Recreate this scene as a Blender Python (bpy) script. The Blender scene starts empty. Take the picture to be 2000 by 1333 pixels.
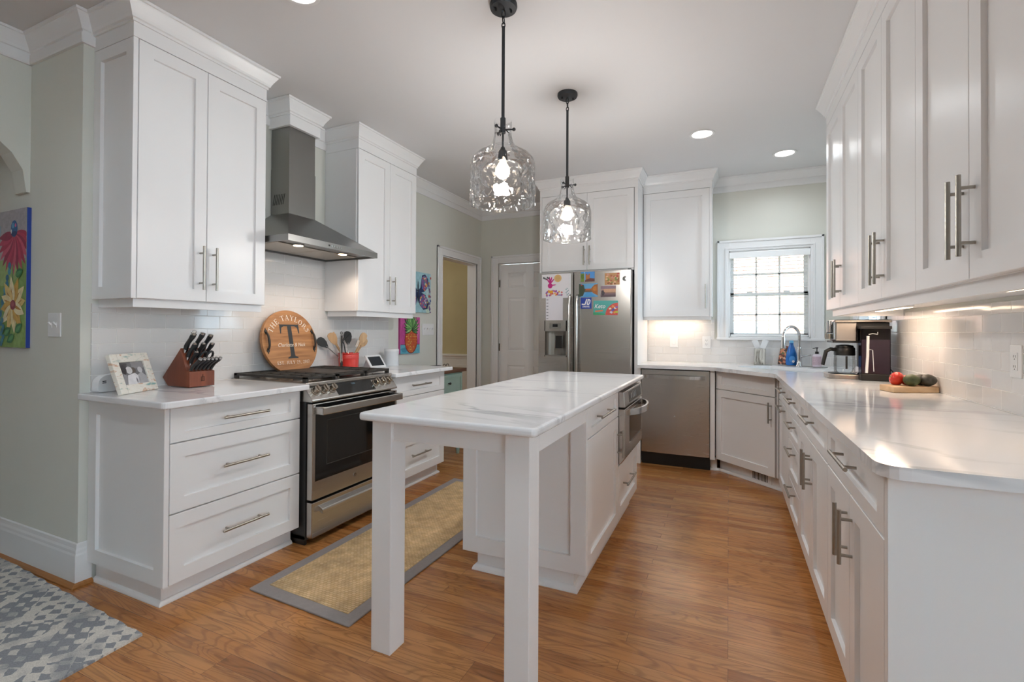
import bpy, bmesh, math, random
from mathutils import Vector, Matrix
R = random.Random(7)
PI = math.pi
S = bpy.context.scene
COL = S.collection
# ---------------------------------------------------------------- camera
cam = bpy.data.objects.new('camera', bpy.data.cameras.new('camera')); COL.objects.link(cam)
HC, YAW, PITCH, ROLL, FPX, CY = 1.22114, 0.424262, 0.007954, 0.004733, 935.364, 639.22
_c, _s = math.cos(YAW), math.sin(YAW)
_r0, _f0, _u0 = Vector((_c, _s, 0)), Vector((-_s, _c, 0)), Vector((0, 0, 1))
_f = _f0 * math.cos(PITCH) + _u0 * math.sin(PITCH)
_up = _u0 * math.cos(PITCH) - _f0 * math.sin(PITCH)
_r = _r0 * math.cos(ROLL) + _up * math.sin(ROLL)
_u = _up * math.cos(ROLL) - _r0 * math.sin(ROLL)
_m = Matrix((_r, _u, -_f)).transposed().to_4x4(); _m.translation = (0, 0, HC)
cam.matrix_world = _m
cam.data.sensor_width = 36; cam.data.lens = FPX / 2000 * 36
cam.data.shift_y = (CY - 666.5) / 2000
cam.data.clip_start = 0.02
S.camera = cam
# ---------------------------------------------------------------- view + world
S.view_settings.view_transform = 'Standard'; S.view_settings.look = 'None'
S.view_settings.exposure = 0.22; S.view_settings.gamma = 1.0
S.view_settings.use_curve_mapping = False
S.cycles.use_denoising = True
S.cycles.max_bounces = 12; S.cycles.diffuse_bounces = 8; S.cycles.glossy_bounces = 5
S.cycles.transparent_max_bounces = 12; S.cycles.sample_clamp_indirect = 4.0
S.cycles.caustics_reflective = False; S.cycles.caustics_refractive = False
W = bpy.data.worlds.new('World'); S.world = W; W.use_nodes = True
W.node_tree.nodes['Background'].inputs[0].default_value = (0.70, 0.87, 1.0, 1)
W.node_tree.nodes['Background'].inputs[1].default_value = 12.0
# ---------------------------------------------------------------- sun outside; the sky comes in through the windows
sun = bpy.data.objects.new('sun', bpy.data.lights.new('sun', 'SUN')); COL.objects.link(sun)
sun.data.energy = 14.0; sun.data.angle = 0.02; sun.rotation_euler = (math.radians(52), 0, math.radians(200))
# ---------------------------------------------------------------- materials
def lin(h):
    h = h.lstrip('#'); v = [int(h[i:i+2], 16) / 255 for i in (0, 2, 4)]
    return tuple((c / 12.92 if c <= 0.04045 else ((c + 0.055) / 1.055) ** 2.4) for c in v) + (1,)
def nt(name):
    m = bpy.data.materials.new(name); m.use_nodes = True
    t = m.node_tree; b = t.nodes['Principled BSDF']
    return m, t, b
def N(t, kind, **kw):
    n = t.nodes.new(kind)
    for k, v in kw.items():
        if k.startswith('i_'): n.inputs[k[2:].replace('_', ' ')].default_value = v
        else: setattr(n, k, v)
    return n
def ramp(t, stops, interp='LINEAR'):
    n = t.nodes.new('ShaderNodeValToRGB'); n.color_ramp.interpolation = interp
    while len(n.color_ramp.elements) < len(stops): n.color_ramp.elements.new(0.5)
    for e, (p, c) in zip(n.color_ramp.elements, stops):
        e.position = p; e.color = c if len(c) == 4 else tuple(c) + (1,)
    return n
MATS = {}
def mat(name, col, rough=0.5, metal=0.0, var=0.03, scale=6.0, bump=0.0, bscale=60.0, coat=0.0, emit=None, estr=0.0, spec=0.5):
    """plain material with a slight procedural variation of the colour"""
    if name in MATS: return MATS[name]
    m, t, b = nt(name)
    c = lin(col) if isinstance(col, str) else tuple(col) + (1,)
    tc = N(t, 'ShaderNodeTexCoord'); no = N(t, 'ShaderNodeTexNoise'); no.inputs['Scale'].default_value = scale
    no.inputs['Detail'].default_value = 3
    t.links.new(tc.outputs['Object'], no.inputs['Vector'])
    lo = tuple(max(0, x * (1 - var)) for x in c[:3]) + (1,); hi = tuple(min(1, x * (1 + var)) for x in c[:3]) + (1,)
    r = ramp(t, [(0.3, lo), (0.7, hi)])
    t.links.new(no.outputs['Fac'], r.inputs['Fac']); t.links.new(r.outputs['Color'], b.inputs['Base Color'])
    b.inputs['Roughness'].default_value = rough; b.inputs['Metallic'].default_value = metal
    b.inputs['Coat Weight'].default_value = coat; b.inputs['Specular IOR Level'].default_value = spec
    if bump:
        n2 = N(t, 'ShaderNodeTexNoise'); n2.inputs['Scale'].default_value = bscale; n2.inputs['Detail'].default_value = 4
        t.links.new(tc.outputs['Object'], n2.inputs['Vector'])
        bp = N(t, 'ShaderNodeBump'); bp.inputs['Strength'].default_value = bump; bp.inputs['Distance'].default_value = 0.004
        t.links.new(n2.outputs['Fac'], bp.inputs['Height']); t.links.new(bp.outputs['Normal'], b.inputs['Normal'])
    if emit:
        b.inputs['Emission Color'].default_value = lin(emit) if isinstance(emit, str) else tuple(emit) + (1,)
        b.inputs['Emission Strength'].default_value = estr
    MATS[name] = m
    return m
def steel(name, col, rough, axis, scale=180.0):
    m, t, b = nt(name)
    tc = N(t, 'ShaderNodeTexCoord'); mp = N(t, 'ShaderNodeMapping')
    sc = [scale * 3] * 3; sc[axis] = 1.5
    mp.inputs['Scale'].default_value = sc
    no = N(t, 'ShaderNodeTexNoise'); no.inputs['Scale'].default_value = 1.0; no.inputs['Detail'].default_value = 2
    t.links.new(tc.outputs['Object'], mp.inputs['Vector']); t.links.new(mp.outputs['Vector'], no.inputs['Vector'])
    c = lin(col)
    r = ramp(t, [(0.3, tuple(x * 0.99 for x in c[:3])), (0.7, tuple(min(1, x * 1.01) for x in c[:3]))])
    t.links.new(no.outputs['Fac'], r.inputs['Fac']); t.links.new(r.outputs['Color'], b.inputs['Base Color'])
    r2 = ramp(t, [(0.2, (rough * 0.98,) * 3), (0.8, (rough * 1.02,) * 3)])
    t.links.new(no.outputs['Fac'], r2.inputs['Fac']); t.links.new(r2.outputs['Color'], b.inputs['Roughness'])
    b.inputs['Metallic'].default_value = 1.0
    # the sheet is gently uneven, so reflections wander
    n3 = N(t, 'ShaderNodeTexNoise'); n3.inputs['Scale'].default_value = 2.2; n3.inputs['Detail'].default_value = 0.5
    t.links.new(tc.outputs['Object'], n3.inputs['Vector'])
    bp = N(t, 'ShaderNodeBump'); bp.inputs['Strength'].default_value = 0.08; bp.inputs['Distance'].default_value = 0.02
    t.links.new(n3.outputs['Fac'], bp.inputs['Height']); t.links.new(bp.outputs['Normal'], b.inputs['Normal'])
    return m
PAINT = mat('cabinet_paint', '#eaebec', 0.30, var=0.012, scale=1.5)
TRIM = mat('trim_paint', '#e8e9ea', 0.36, var=0.012, scale=1.5)
WALLP = mat('wall_paint', '#d6d7cf', 0.6, var=0.015, scale=2, bump=0.06, bscale=220)
CEIL = mat('ceiling_paint', '#dedfe1', 0.8, var=0.01, scale=2)
OLIVE = mat('olive_wall_paint', '#c8bd96', 0.7, var=0.02)
STEELH = steel('stainless_horizontal', '#c0bdb9', 0.27, 1)
STEELX = steel('stainless_crosswise', '#c0bdb9', 0.27, 0)
STEELD = steel('hood_steel', '#8d8c8a', 0.3, 1)
STEELV = steel('stainless_vertical', '#b6b4b1', 0.24, 2)
NICKEL = mat('brushed_nickel', '#a8a49c', 0.33, 1.0, var=0.05, scale=40)
CHROME = mat('polished_chrome', '#c9cbcd', 0.12, 1.0, var=0.02)
IRON = mat('cast_iron', '#35322f', 0.55, 0.2, var=0.12, scale=30, bump=0.3, bscale=150)
BLACKP = mat('black_plastic', '#161616', 0.4, var=0.08)
DARKG = mat('dark_grey_enamel', '#2b2b2b', 0.45, var=0.08)
BGLASS = mat('black_glass', '#141516', 0.06, var=0.1, spec=0.6)
BRONZE = mat('dark_pendant_metal', '#3b3d40', 0.45, 0.6, var=0.08)
WPLAS = mat('white_plastic', '#e6e7e8', 0.35, var=0.01)
PAPER = mat('white_paper', '#e4e5ea', 0.7, var=0.015)
MORT = None
def marble():
    m, t, b = nt('white_marble')
    tc = N(t, 'ShaderNodeTexCoord'); mp = N(t, 'ShaderNodeMapping'); mp.inputs['Scale'].default_value = (0.9, 3.2, 3.0)
    mp.inputs['Rotation'].default_value = (0, 0, 0.35)
    t.links.new(tc.outputs['Object'], mp.inputs['Vector'])
    n1 = N(t, 'ShaderNodeTexNoise'); n1.inputs['Scale'].default_value = 1.5; n1.inputs['Detail'].default_value = 7; n1.inputs['Distortion'].default_value = 1.0
    n2 = N(t, 'ShaderNodeTexNoise'); n2.inputs['Scale'].default_value = 1.1; n2.inputs['Detail'].default_value = 3
    t.links.new(mp.outputs['Vector'], n1.inputs['Vector']); t.links.new(mp.outputs['Vector'], n2.inputs['Vector'])
    vein = ramp(t, [(0.45, (0, 0, 0)), (0.49, (1, 1, 1)), (0.54, (0, 0, 0))])
    gate = ramp(t, [(0.48, (0, 0, 0)), (0.70, (1, 1, 1))])
    t.links.new(n1.outputs['Fac'], vein.inputs['Fac']); t.links.new(n2.outputs['Fac'], gate.inputs['Fac'])
    mu = N(t, 'ShaderNodeMath', operation='MULTIPLY'); t.links.new(vein.outputs['Color'], mu.inputs[0]); t.links.new(gate.outputs['Color'], mu.inputs[1])
    mx = N(t, 'ShaderNodeMix', data_type='RGBA'); mx.inputs[6].default_value = lin('#e9ebee'); mx.inputs[7].default_value = lin('#b3b7bc')
    t.links.new(mu.outputs[0], mx.inputs[0]); t.links.new(mx.outputs[2], b.inputs['Base Color'])
    b.inputs['Roughness'].default_value = 0.10
    return m
MARBLE = marble()
def tile(name, ax):
    """glossy subway tile; ax = the two object axes the courses run on (along, up)"""
    m, t, b = nt(name)
    tc = N(t, 'ShaderNodeTexCoord'); se = N(t, 'ShaderNodeSeparateXYZ'); cb = N(t, 'ShaderNodeCombineXYZ')
    t.links.new(tc.outputs['Object'], se.inputs[0])
    t.links.new(se.outputs[ax[0]], cb.inputs[0]); t.links.new(se.outputs[ax[1]], cb.inputs[1])
    br = N(t, 'ShaderNodeTexBrick'); br.offset = 0.5
    for k, v in (('Scale', 1.0), ('Mortar Size', 0.0018), ('Mortar Smooth', 0.35), ('Brick Width', 0.1535), ('Row Height', 0.0765), ('Bias', 0.0)):
        br.inputs[k].default_value = v
    br.inputs['Color1'].default_value = lin('#dddcdb'); br.inputs['Color2'].default_value = lin('#d8d7d6'); br.inputs['Mortar'].default_value = lin('#efeeec')
    t.links.new(cb.outputs[0], br.inputs['Vector']); t.links.new(br.outputs['Color'], b.inputs['Base Color'])
    r = ramp(t, [(0.0, (0.09,) * 3), (1.0, (0.6,) * 3)]); t.links.new(br.outputs['Fac'], r.inputs['Fac']); t.links.new(r.outputs['Color'], b.inputs['Roughness'])
    # per-tile tilt and edge
    wn = N(t, 'ShaderNodeTexNoise'); wn.inputs['Scale'].default_value = 5.0; wn.inputs['Detail'].default_value = 0
    t.links.new(cb.outputs[0], wn.inputs['Vector'])
    ma = N(t, 'ShaderNodeMath', operation='MULTIPLY_ADD'); ma.inputs[1].default_value = -1.0
    t.links.new(br.outputs['Fac'], ma.inputs[0])
    wm = N(t, 'ShaderNodeMath', operation='MULTIPLY'); wm.inputs[1].default_value = 0.8
    t.links.new(wn.outputs['Fac'], wm.inputs[0]); t.links.new(wm.outputs[0], ma.inputs[2])
    bp = N(t, 'ShaderNodeBump'); bp.inputs['Strength'].default_value = 0.8; bp.inputs['Distance'].default_value = 0.003
    t.links.new(ma.outputs[0], bp.inputs['Height']); t.links.new(bp.outputs['Normal'], b.inputs['Normal'])
    return m
TILEY = tile('subway_tile_side', (1, 2)); TILEX = tile('subway_tile_back', (0, 2))
def oak_floor():
    m, t, b = nt('oak_floor')
    tc = N(t, 'ShaderNodeTexCoord')
    br = N(t, 'ShaderNodeTexBrick'); br.offset = 0.43; br.offset_frequency = 3
    for k, v in (('Scale', 1.0), ('Mortar Size', 0.0006), ('Mortar Smooth', 0.2), ('Brick Width', 0.85), ('Row Height', 0.058), ('Bias', 0.0)):
        br.inputs[k].default_value = v
    br.inputs['Color1'].default_value = (0, 0, 0, 1); br.inputs['Color2'].default_value = (1, 1, 1, 1); br.inputs['Mortar'].default_value = (0, 0, 0, 1)
    t.links.new(tc.outputs['Object'], br.inputs['Vector'])
    sc = N(t, 'ShaderNodeVectorMath', operation='SCALE'); sc.inputs[3].default_value = 7.0
    t.links.new(br.outputs['Color'], sc.inputs[0])
    ad = N(t, 'ShaderNodeVectorMath', operation='ADD'); t.links.new(tc.outputs['Object'], ad.inputs[0]); t.links.new(sc.outputs[0], ad.inputs[1])
    mp = N(t, 'ShaderNodeMapping'); mp.inputs['Scale'].default_value = (1.0, 16.0, 1.0); t.links.new(ad.outputs[0], mp.inputs['Vector'])
    fine = N(t, 'ShaderNodeTexNoise'); fine.inputs['Scale'].default_value = 3.0; fine.inputs['Detail'].default_value = 8; fine.inputs['Roughness'].default_value = 0.65; fine.inputs['Distortion'].default_value = 0.4
    t.links.new(mp.outputs[0], fine.inputs['Vector'])
    mp2 = N(t, 'ShaderNodeMapping'); mp2.inputs['Scale'].default_value = (1.1, 7.0, 1.0); t.links.new(ad.outputs[0], mp2.inputs['Vector'])
    big = N(t, 'ShaderNodeTexNoise'); big.inputs['Scale'].default_value = 1.3; big.inputs['Detail'].default_value = 1.5; big.inputs['Distortion'].default_value = 0.6
    t.links.new(mp2.outputs[0], big.inputs['Vector'])
    rings = N(t, 'ShaderNodeMath', operation='MULTIPLY'); rings.inputs[1].default_value = 95.0; t.links.new(big.outputs['Fac'], rings.inputs[0])
    sn = N(t, 'ShaderNodeMath', operation='SINE'); t.links.new(rings.outputs[0], sn.inputs[0])
    rr = ramp(t, [(0.0, (0.66, 0.66, 0.66)), (0.35, (1, 1, 1))])
    mr = N(t, 'ShaderNodeMapRange'); mr.inputs[1].default_value = -1; mr.inputs[2].default_value = 1; t.links.new(sn.outputs[0], mr.inputs[0])
    t.links.new(mr.outputs[0], rr.inputs['Fac'])
    base = ramp(t, [(0.0, lin('#a96d3b')), (0.35, lin('#b97d47')), (0.7, lin('#c48a53')), (1.0, lin('#9f6534'))])
    t.links.new(br.outputs['Color'], base.inputs['Fac'])
    fr = ramp(t, [(0.30, (0.55, 0.52, 0.50)), (0.52, (1, 1, 1)), (0.75, (1.12, 1.1, 1.08))])
    t.links.new(fine.outputs['Fac'], fr.inputs['Fac'])
    m1 = N(t, 'ShaderNodeMix', data_type='RGBA', blend_type='MULTIPLY'); m1.inputs[0].default_value = 0.8
    t.links.new(base.outputs['Color'], m1.inputs[6]); t.links.new(fr.outputs['Color'], m1.inputs[7])
    m2 = N(t, 'ShaderNodeMix', data_type='RGBA', blend_type='MULTIPLY'); m2.inputs[0].default_value = 0.75
    t.links.new(m1.outputs[2], m2.inputs[6]); t.links.new(rr.outputs['Color'], m2.inputs[7])
    m3 = N(t, 'ShaderNodeMix', data_type='RGBA'); m3.inputs[7].default_value = lin('#4c2f18')
    t.links.new(br.outputs['Fac'], m3.inputs[0]); t.links.new(m2.outputs[2], m3.inputs[6]); t.links.new(m3.outputs[2], b.inputs['Base Color'])
    ro = ramp(t, [(0.3, (0.24,) * 3), (0.7, (0.16,) * 3)]); t.links.new(fine.outputs['Fac'], ro.inputs['Fac']); t.links.new(ro.outputs['Color'], b.inputs['Roughness'])
    sb = N(t, 'ShaderNodeMath', operation='MULTIPLY_ADD'); sb.inputs[1].default_value = -2.0; t.links.new(br.outputs['Fac'], sb.inputs[0]); t.links.new(fine.outputs['Fac'], sb.inputs[2])
    bp = N(t, 'ShaderNodeBump'); bp.inputs['Strength'].default_value = 0.22; bp.inputs['Distance'].default_value = 0.002
    t.links.new(sb.outputs[0], bp.inputs['Height']); t.links.new(bp.outputs['Normal'], b.inputs['Normal'])
    return m
OAK = oak_floor()
def wood(name, c0, c1, axis, rough=0.45, sc=14.0):
    m, t, b = nt(name)
    tc = N(t, 'ShaderNodeTexCoord'); mp = N(t, 'ShaderNodeMapping'); v = [sc] * 3; v[axis] = sc * 0.08; mp.inputs['Scale'].default_value = v
    no = N(t, 'ShaderNodeTexNoise'); no.inputs['Scale'].default_value = 1.6; no.inputs['Detail'].default_value = 6; no.inputs['Distortion'].default_value = 0.8
    t.links.new(tc.outputs['Object'], mp.inputs[0]); t.links.new(mp.outputs[0], no.inputs['Vector'])
    r = ramp(t, [(0.3, lin(c0)), (0.65, lin(c1))]); t.links.new(no.outputs['Fac'], r.inputs['Fac']); t.links.new(r.outputs['Color'], b.inputs['Base Color'])
    b.inputs['Roughness'].default_value = rough
    return m
def glass(name, tint=(0.93, 0.95, 0.96), trans=0.72, rough=0.0, bump=0.0, bscale=18.0):
    """thin clear glass: mostly see-through, mirror sheen at grazing angles, a share of bent light"""
    m, t, b = nt(name); out = t.nodes['Material Output']; t.nodes.remove(b)
    tr = N(t, 'ShaderNodeBsdfTransparent'); tr.inputs[0].default_value = tint + (1,)
    rf = N(t, 'ShaderNodeBsdfRefraction'); rf.inputs['IOR'].default_value = 1.2; rf.inputs['Roughness'].default_value = rough; rf.inputs['Color'].default_value = tint + (1,)
    gl = N(t, 'ShaderNodeBsdfGlossy'); gl.inputs['Roughness'].default_value = max(rough, 0.02)
    fr = N(t, 'ShaderNodeFresnel'); fr.inputs['IOR'].default_value = 1.38
    m1 = N(t, 'ShaderNodeMixShader'); m1.inputs[0].default_value = 1 - trans
    t.links.new(tr.outputs[0], m1.inputs[1]); t.links.new(rf.outputs[0], m1.inputs[2])
    wk = N(t, 'ShaderNodeMath', operation='MULTIPLY'); wk.inputs[1].default_value = 0.75; t.links.new(fr.outputs[0], wk.inputs[0])
    m2 = N(t, 'ShaderNodeMixShader'); t.links.new(wk.outputs[0], m2.inputs[0]); t.links.new(m1.outputs[0], m2.inputs[1]); t.links.new(gl.outputs[0], m2.inputs[2])
    t.links.new(m2.outputs[0], out.inputs[0])
    if bump:
        tc = N(t, 'ShaderNodeTexCoord'); no = N(t, 'ShaderNodeTexNoise'); no.inputs['Scale'].default_value = bscale; no.inputs['Detail'].default_value = 0.5; no.inputs['Distortion'].default_value = 0.6
        t.links.new(tc.outputs['Object'], no.inputs['Vector'])
        bp = N(t, 'ShaderNodeBump'); bp.inputs['Strength'].default_value = bump; bp.inputs['Distance'].default_value = 0.03
        t.links.new(no.outputs['Fac'], bp.inputs['Height'])
        for n in (rf, gl): t.links.new(bp.outputs['Normal'], n.inputs['Normal'])
        t.links.new(bp.outputs['Normal'], fr.inputs['Normal'])
    return m
GLASS = glass('hammered_glass', tint=(0.985, 0.99, 0.995), trans=0.97, bump=0.7, bscale=26.0)
CLEAR = glass('clear_glass', trans=0.95)
SMOKE = glass('smoky_clear_plastic', tint=(0.62, 0.58, 0.62), trans=0.95, rough=0.05)
# ---------------------------------------------------------------- geometry helpers
class Fr:
    """a flat working frame: point(u, v, n) = o + u U + v V + n N"""
    def __init__(s, o, U, V=(0, 0, 1)):
        s.o, s.U, s.V = Vector(o), Vector(U).normalized(), Vector(V).normalized(); s.N = s.U.cross(s.V).normalized()
    def p(s, u, v, n=0.0): return s.o + s.U * u + s.V * v + s.N * n
    def at(s, u, v, n=0.0): return Fr(s.p(u, v, n), s.U, s.V)
class MB:
    def __init__(s): s.v, s.f, s.m, s.mi = [], [], [], 0
    def mat(s, i): s.mi = i; return s
    def add(s, vs, fs):
        k = len(s.v); s.v += [Vector(x) for x in vs]
        for f in fs: s.f.append([k + i for i in f]); s.m.append(s.mi)
        return s
    def box(s, x0, x1, y0, y1, z0, z1):
        x0, x1 = min(x0, x1), max(x0, x1); y0, y1 = min(y0, y1), max(y0, y1); z0, z1 = min(z0, z1), max(z0, z1)
        return s.add([(x, y, z) for z in (z0, z1) for y in (y0, y1) for x in (x0, x1)],
                     [(0, 2, 3, 1), (4, 5, 7, 6), (0, 1, 5, 4), (2, 6, 7, 3), (0, 4, 6, 2), (1, 3, 7, 5)])
    def fbox(s, fr, u0, u1, v0, v1, n0, n1):
        return s.add([fr.p(u, v, n) for n in (n0, n1) for v in (v0, v1) for u in (u0, u1)],
                     [(0, 2, 3, 1), (4, 5, 7, 6), (0, 1, 5, 4), (2, 6, 7, 3), (0, 4, 6, 2), (1, 3, 7, 5)])
    def poly(s, pts): return s.add(pts, [tuple(range(len(pts)))])
    def fpoly(s, fr, pts, n=0.0): return s.poly([fr.p(u, v, n) for u, v in pts])
    def prism(s, fr, pts, n0, n1):
        k = len(pts); a = [fr.p(u, v, n0) for u, v in pts]; b = [fr.p(u, v, n1) for u, v in pts]
        return s.add(a + b, [tuple(range(k))[::-1], tuple(range(k, 2 * k))] + [(i, (i + 1) % k, k + (i + 1) % k, k + i) for i in range(k)])
    def cyl(s, a, b, r, r2=None, seg=14, caps=True):
        a, b = Vector(a), Vector(b); r2 = r if r2 is None else r2
        d = (b - a).normalized(); x = d.orthogonal().normalized(); y = d.cross(x)
        vs = [a + (x * math.cos(2*PI*i/seg) + y * math.sin(2*PI*i/seg)) * r for i in range(seg)]
        vs += [b + (x * math.cos(2*PI*i/seg) + y * math.sin(2*PI*i/seg)) * r2 for i in range(seg)]
        fs = [(i, (i+1) % seg, seg + (i+1) % seg, seg + i) for i in range(seg)]
        if caps: fs += [tuple(range(seg))[::-1], tuple(range(seg, 2*seg))]
        return s.add(vs, fs)
    def tube(s, pts, r, seg=10, close=False):
        pts = [Vector(p) for p in pts]; rs = r if isinstance(r, (list, tuple)) else [r] * len(pts); n = len(pts)
        vs, fs = [], []; x = None
        for i, p in enumerate(pts):
            d = (pts[(i+1) % n] - pts[i-1]) if close else (pts[min(i+1, n-1)] - pts[max(i-1, 0)])
            d.normalize()
            x = d.orthogonal().normalized() if x is None else (x - d * x.dot(d)).normalized()
            y = d.cross(x)
            vs += [p + (x * math.cos(2*PI*k/seg) + y * math.sin(2*PI*k/seg)) * rs[i] for k in range(seg)]
        for i in range(n if close else n - 1):
            j = (i + 1) % n
            fs += [(i*seg + k, i*seg + (k+1) % seg, j*seg + (k+1) % seg, j*seg + k) for k in range(seg)]
        if not close: fs += [tuple(range(seg))[::-1], tuple(range((n-1)*seg, n*seg))]
        return s.add(vs, fs)
    def lathe(s, prof, c=(0, 0, 0), seg=32, close=False, sx=1.0, sy=1.0):
        c = Vector(c); n = len(prof)
        vs = [c + Vector((r * sx * math.cos(2*PI*k/seg), r * sy * math.sin(2*PI*k/seg), z)) for r, z in prof for k in range(seg)]
        fs = [(i*seg + k, i*seg + (k+1) % seg, (i+1)*seg + (k+1) % seg, (i+1)*seg + k) for i in range(n-1) for k in range(seg)]
        if close:
            fs += [tuple(range(seg))[::-1], tuple(range((n-1)*seg, n*seg))]
        return s.add(vs, fs)
    def ball(s, c, rx, ry=None, rz=None, rot=None, seg=16, rings=10):
        ry = ry or rx; rz = rz or rx; c = Vector(c); rot = rot or Matrix.Identity(3); vs = []
        for i in range(1, rings):
            th = PI * i / rings
            vs += [c + rot @ Vector((rx*math.sin(th)*math.cos(2*PI*k/seg), ry*math.sin(th)*math.sin(2*PI*k/seg), rz*math.cos(th))) for k in range(seg)]
        fs = [(i*seg + k, (i+1)*seg + k, (i+1)*seg + (k+1) % seg, i*seg + (k+1) % seg) for i in range(rings-2) for k in range(seg)]
        t, b = len(vs), len(vs) + 1; vs += [c + rot @ Vector((0, 0, rz)), c + rot @ Vector((0, 0, -rz))]
        fs += [(t, k, (k+1) % seg) for k in range(seg)] + [(b, (rings-2)*seg + (k+1) % seg, (rings-2)*seg + k) for k in range(seg)]
        return s.add(vs, fs)
    def sweep(s, path, prof, side=1, close=False, caps=True):
        """profile (out, z) swept along a plan path with mitred corners"""
        P = [Vector(p) for p in path]; n = len(P); vs, fs = [], []; k = len(prof)
        def nrm(i):
            d = (P[(i+1) % n] - P[i]).normalized(); return Vector((d.y, -d.x)) * side
        for i in range(n):
            if close: a, b = nrm(i-1), nrm(i)
            else: a, b = nrm(max(i-1, 0)), nrm(min(i, n-2))
            q = a + b; q = q / (q.dot(a)) if abs(q.dot(a)) > 1e-6 else a
            vs += [(P[i].x + q.x*d, P[i].y + q.y*d, z) for d, z in prof]
        for i in range(n if close else n-1):
            j = (i+1) % n
            fs += [(i*k + m, i*k + (m+1) % k, j*k + (m+1) % k, j*k + m) for m in range(k)]
        if caps and not close: fs += [tuple(range(k))[::-1], tuple(range((n-1)*k, n*k))]
        return s.add(vs, fs)
    def xf(s, M):
        s.v = [M @ p for p in s.v]; return s
    def build(s, name, mats, parent=None, bevel=0.0, seg=2, smooth=False, loc=None, fix=True):
        me = bpy.data.meshes.new(name); off = Vector((0, 0, 0))
        q = parent
        while q is not None: off = off + q.location; q = q.parent
        if parent is None and loc is not None: off = Vector(loc)
        me.from_pydata([p - off for p in s.v], [], s.f)
        for i, mm in enumerate(mats if isinstance(mats, (list, tuple)) else [mats]): me.materials.append(mm)
        for p, i in zip(me.polygons, s.m): p.material_index = i
        if fix:
            bm = bmesh.new(); bm.from_mesh(me); bmesh.ops.recalc_face_normals(bm, faces=bm.faces); bm.to_mesh(me); bm.free()
        if smooth:
            for p in me.polygons: p.use_smooth = True
        o = bpy.data.objects.new(name, me); COL.objects.link(o)
        if parent is None: o.location = off
        else: o.parent = parent
        if smooth:
            try: me.set_sharp_from_angle(angle=math.radians(42))
            except Exception: pass
        if bevel:
            b = o.modifiers.new('bevel', 'BEVEL'); b.width = bevel; b.segments = seg; b.limit_method = 'ANGLE'; b.angle_limit = math.radians(35); b.harden_normals = False
        return o
def tag(o, label=None, cat=None, group=None, kind=None):
    for k, v in (('label', label), ('category', cat), ('group', group), ('kind', kind)):
        if v: o[k] = v
    return o
def thing(name, label, cat, loc, group=None):
    o = bpy.data.objects.new(name, None); COL.objects.link(o); o.location = loc; o.empty_display_size = 0.05
    return tag(o, label, cat, group)
def solo(mb, name, mats, label, cat, group=None, **kw):
    vs = mb.v; lo = Vector((min(p.x for p in vs), min(p.y for p in vs), min(p.z for p in vs))); hi = Vector((max(p.x for p in vs), max(p.y for p in vs), 0))
    o = mb.build(name, mats, None, loc=((lo.x + hi.x)/2, (lo.y + hi.y)/2, lo.z), **kw)
    return tag(o, label, cat, group)
def struct(mb, name, mats, parent=None, **kw):
    o = mb.build(name, mats, parent, **kw)
    if parent is None: o['kind'] = 'structure'
    return o
def wall(mb, axis, a0, a1, t0, t1, z0, z1, holes=()):
    """a wall slab along axis ('x' or 'y') with rectangular openings (a, b, zlo, zhi)"""
    def bx(p, q, lo, hi):
        if q - p < 1e-4 or hi - lo < 1e-4: return
        mb.box(p, q, t0, t1, lo, hi) if axis == 'x' else mb.box(t0, t1, p, q, lo, hi)
    c = a0
    for h in sorted(holes):
        bx(c, h[0], z0, z1); bx(h[0], h[1], z0, h[2]); bx(h[0], h[1], h[3], z1); c = h[1]
    bx(c, a1, z0, z1)
    return mb
def rounded(pts, r, seg=5):
    """round the corners of a plan polygon (r may be a list)"""
    out = []; n = len(pts)
    for i in range(n):
        rr = r[i] if isinstance(r, (list, tuple)) else r
        p, a, b = Vector(pts[i]), Vector(pts[i-1]), Vector(pts[(i+1) % n])
        if rr <= 0: out.append(tuple(p)); continue
        u, w = (a - p).normalized(), (b - p).normalized()
        for k in range(seg + 1):
            t = k / seg; q = p + u * rr * (1-t)**2 + w * rr * t**2
            out.append(tuple(q))
    return out
# text: built-in lettering turned into flat mesh faces
def text_faces(mb, body, fr, size, u=0.0, v=0.0, n=0.001, bold=0.0, shear=0.0, spacing=1.0, align='CENTER', sx=1.0):
    cu = bpy.data.curves.new('lettering', 'FONT'); cu.body = body; cu.size = size; cu.align_x = align; cu.align_y = 'CENTER'
    cu.offset = bold; cu.shear = shear; cu.space_character = spacing; cu.resolution_u = 3; cu.fill_mode = 'FRONT'
    ob = bpy.data.objects.new('lettering', cu); COL.objects.link(ob)
    me = bpy.data.meshes.new_from_object(ob.evaluated_get(bpy.context.evaluated_depsgraph_get()))
    mb.add([fr.p(u + w.co.x * sx, v + w.co.y, n) for w in me.vertices], [tuple(p.vertices) for p in me.polygons])
    bpy.data.objects.remove(ob); bpy.data.curves.remove(cu); bpy.data.meshes.remove(me)
    return mb
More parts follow.
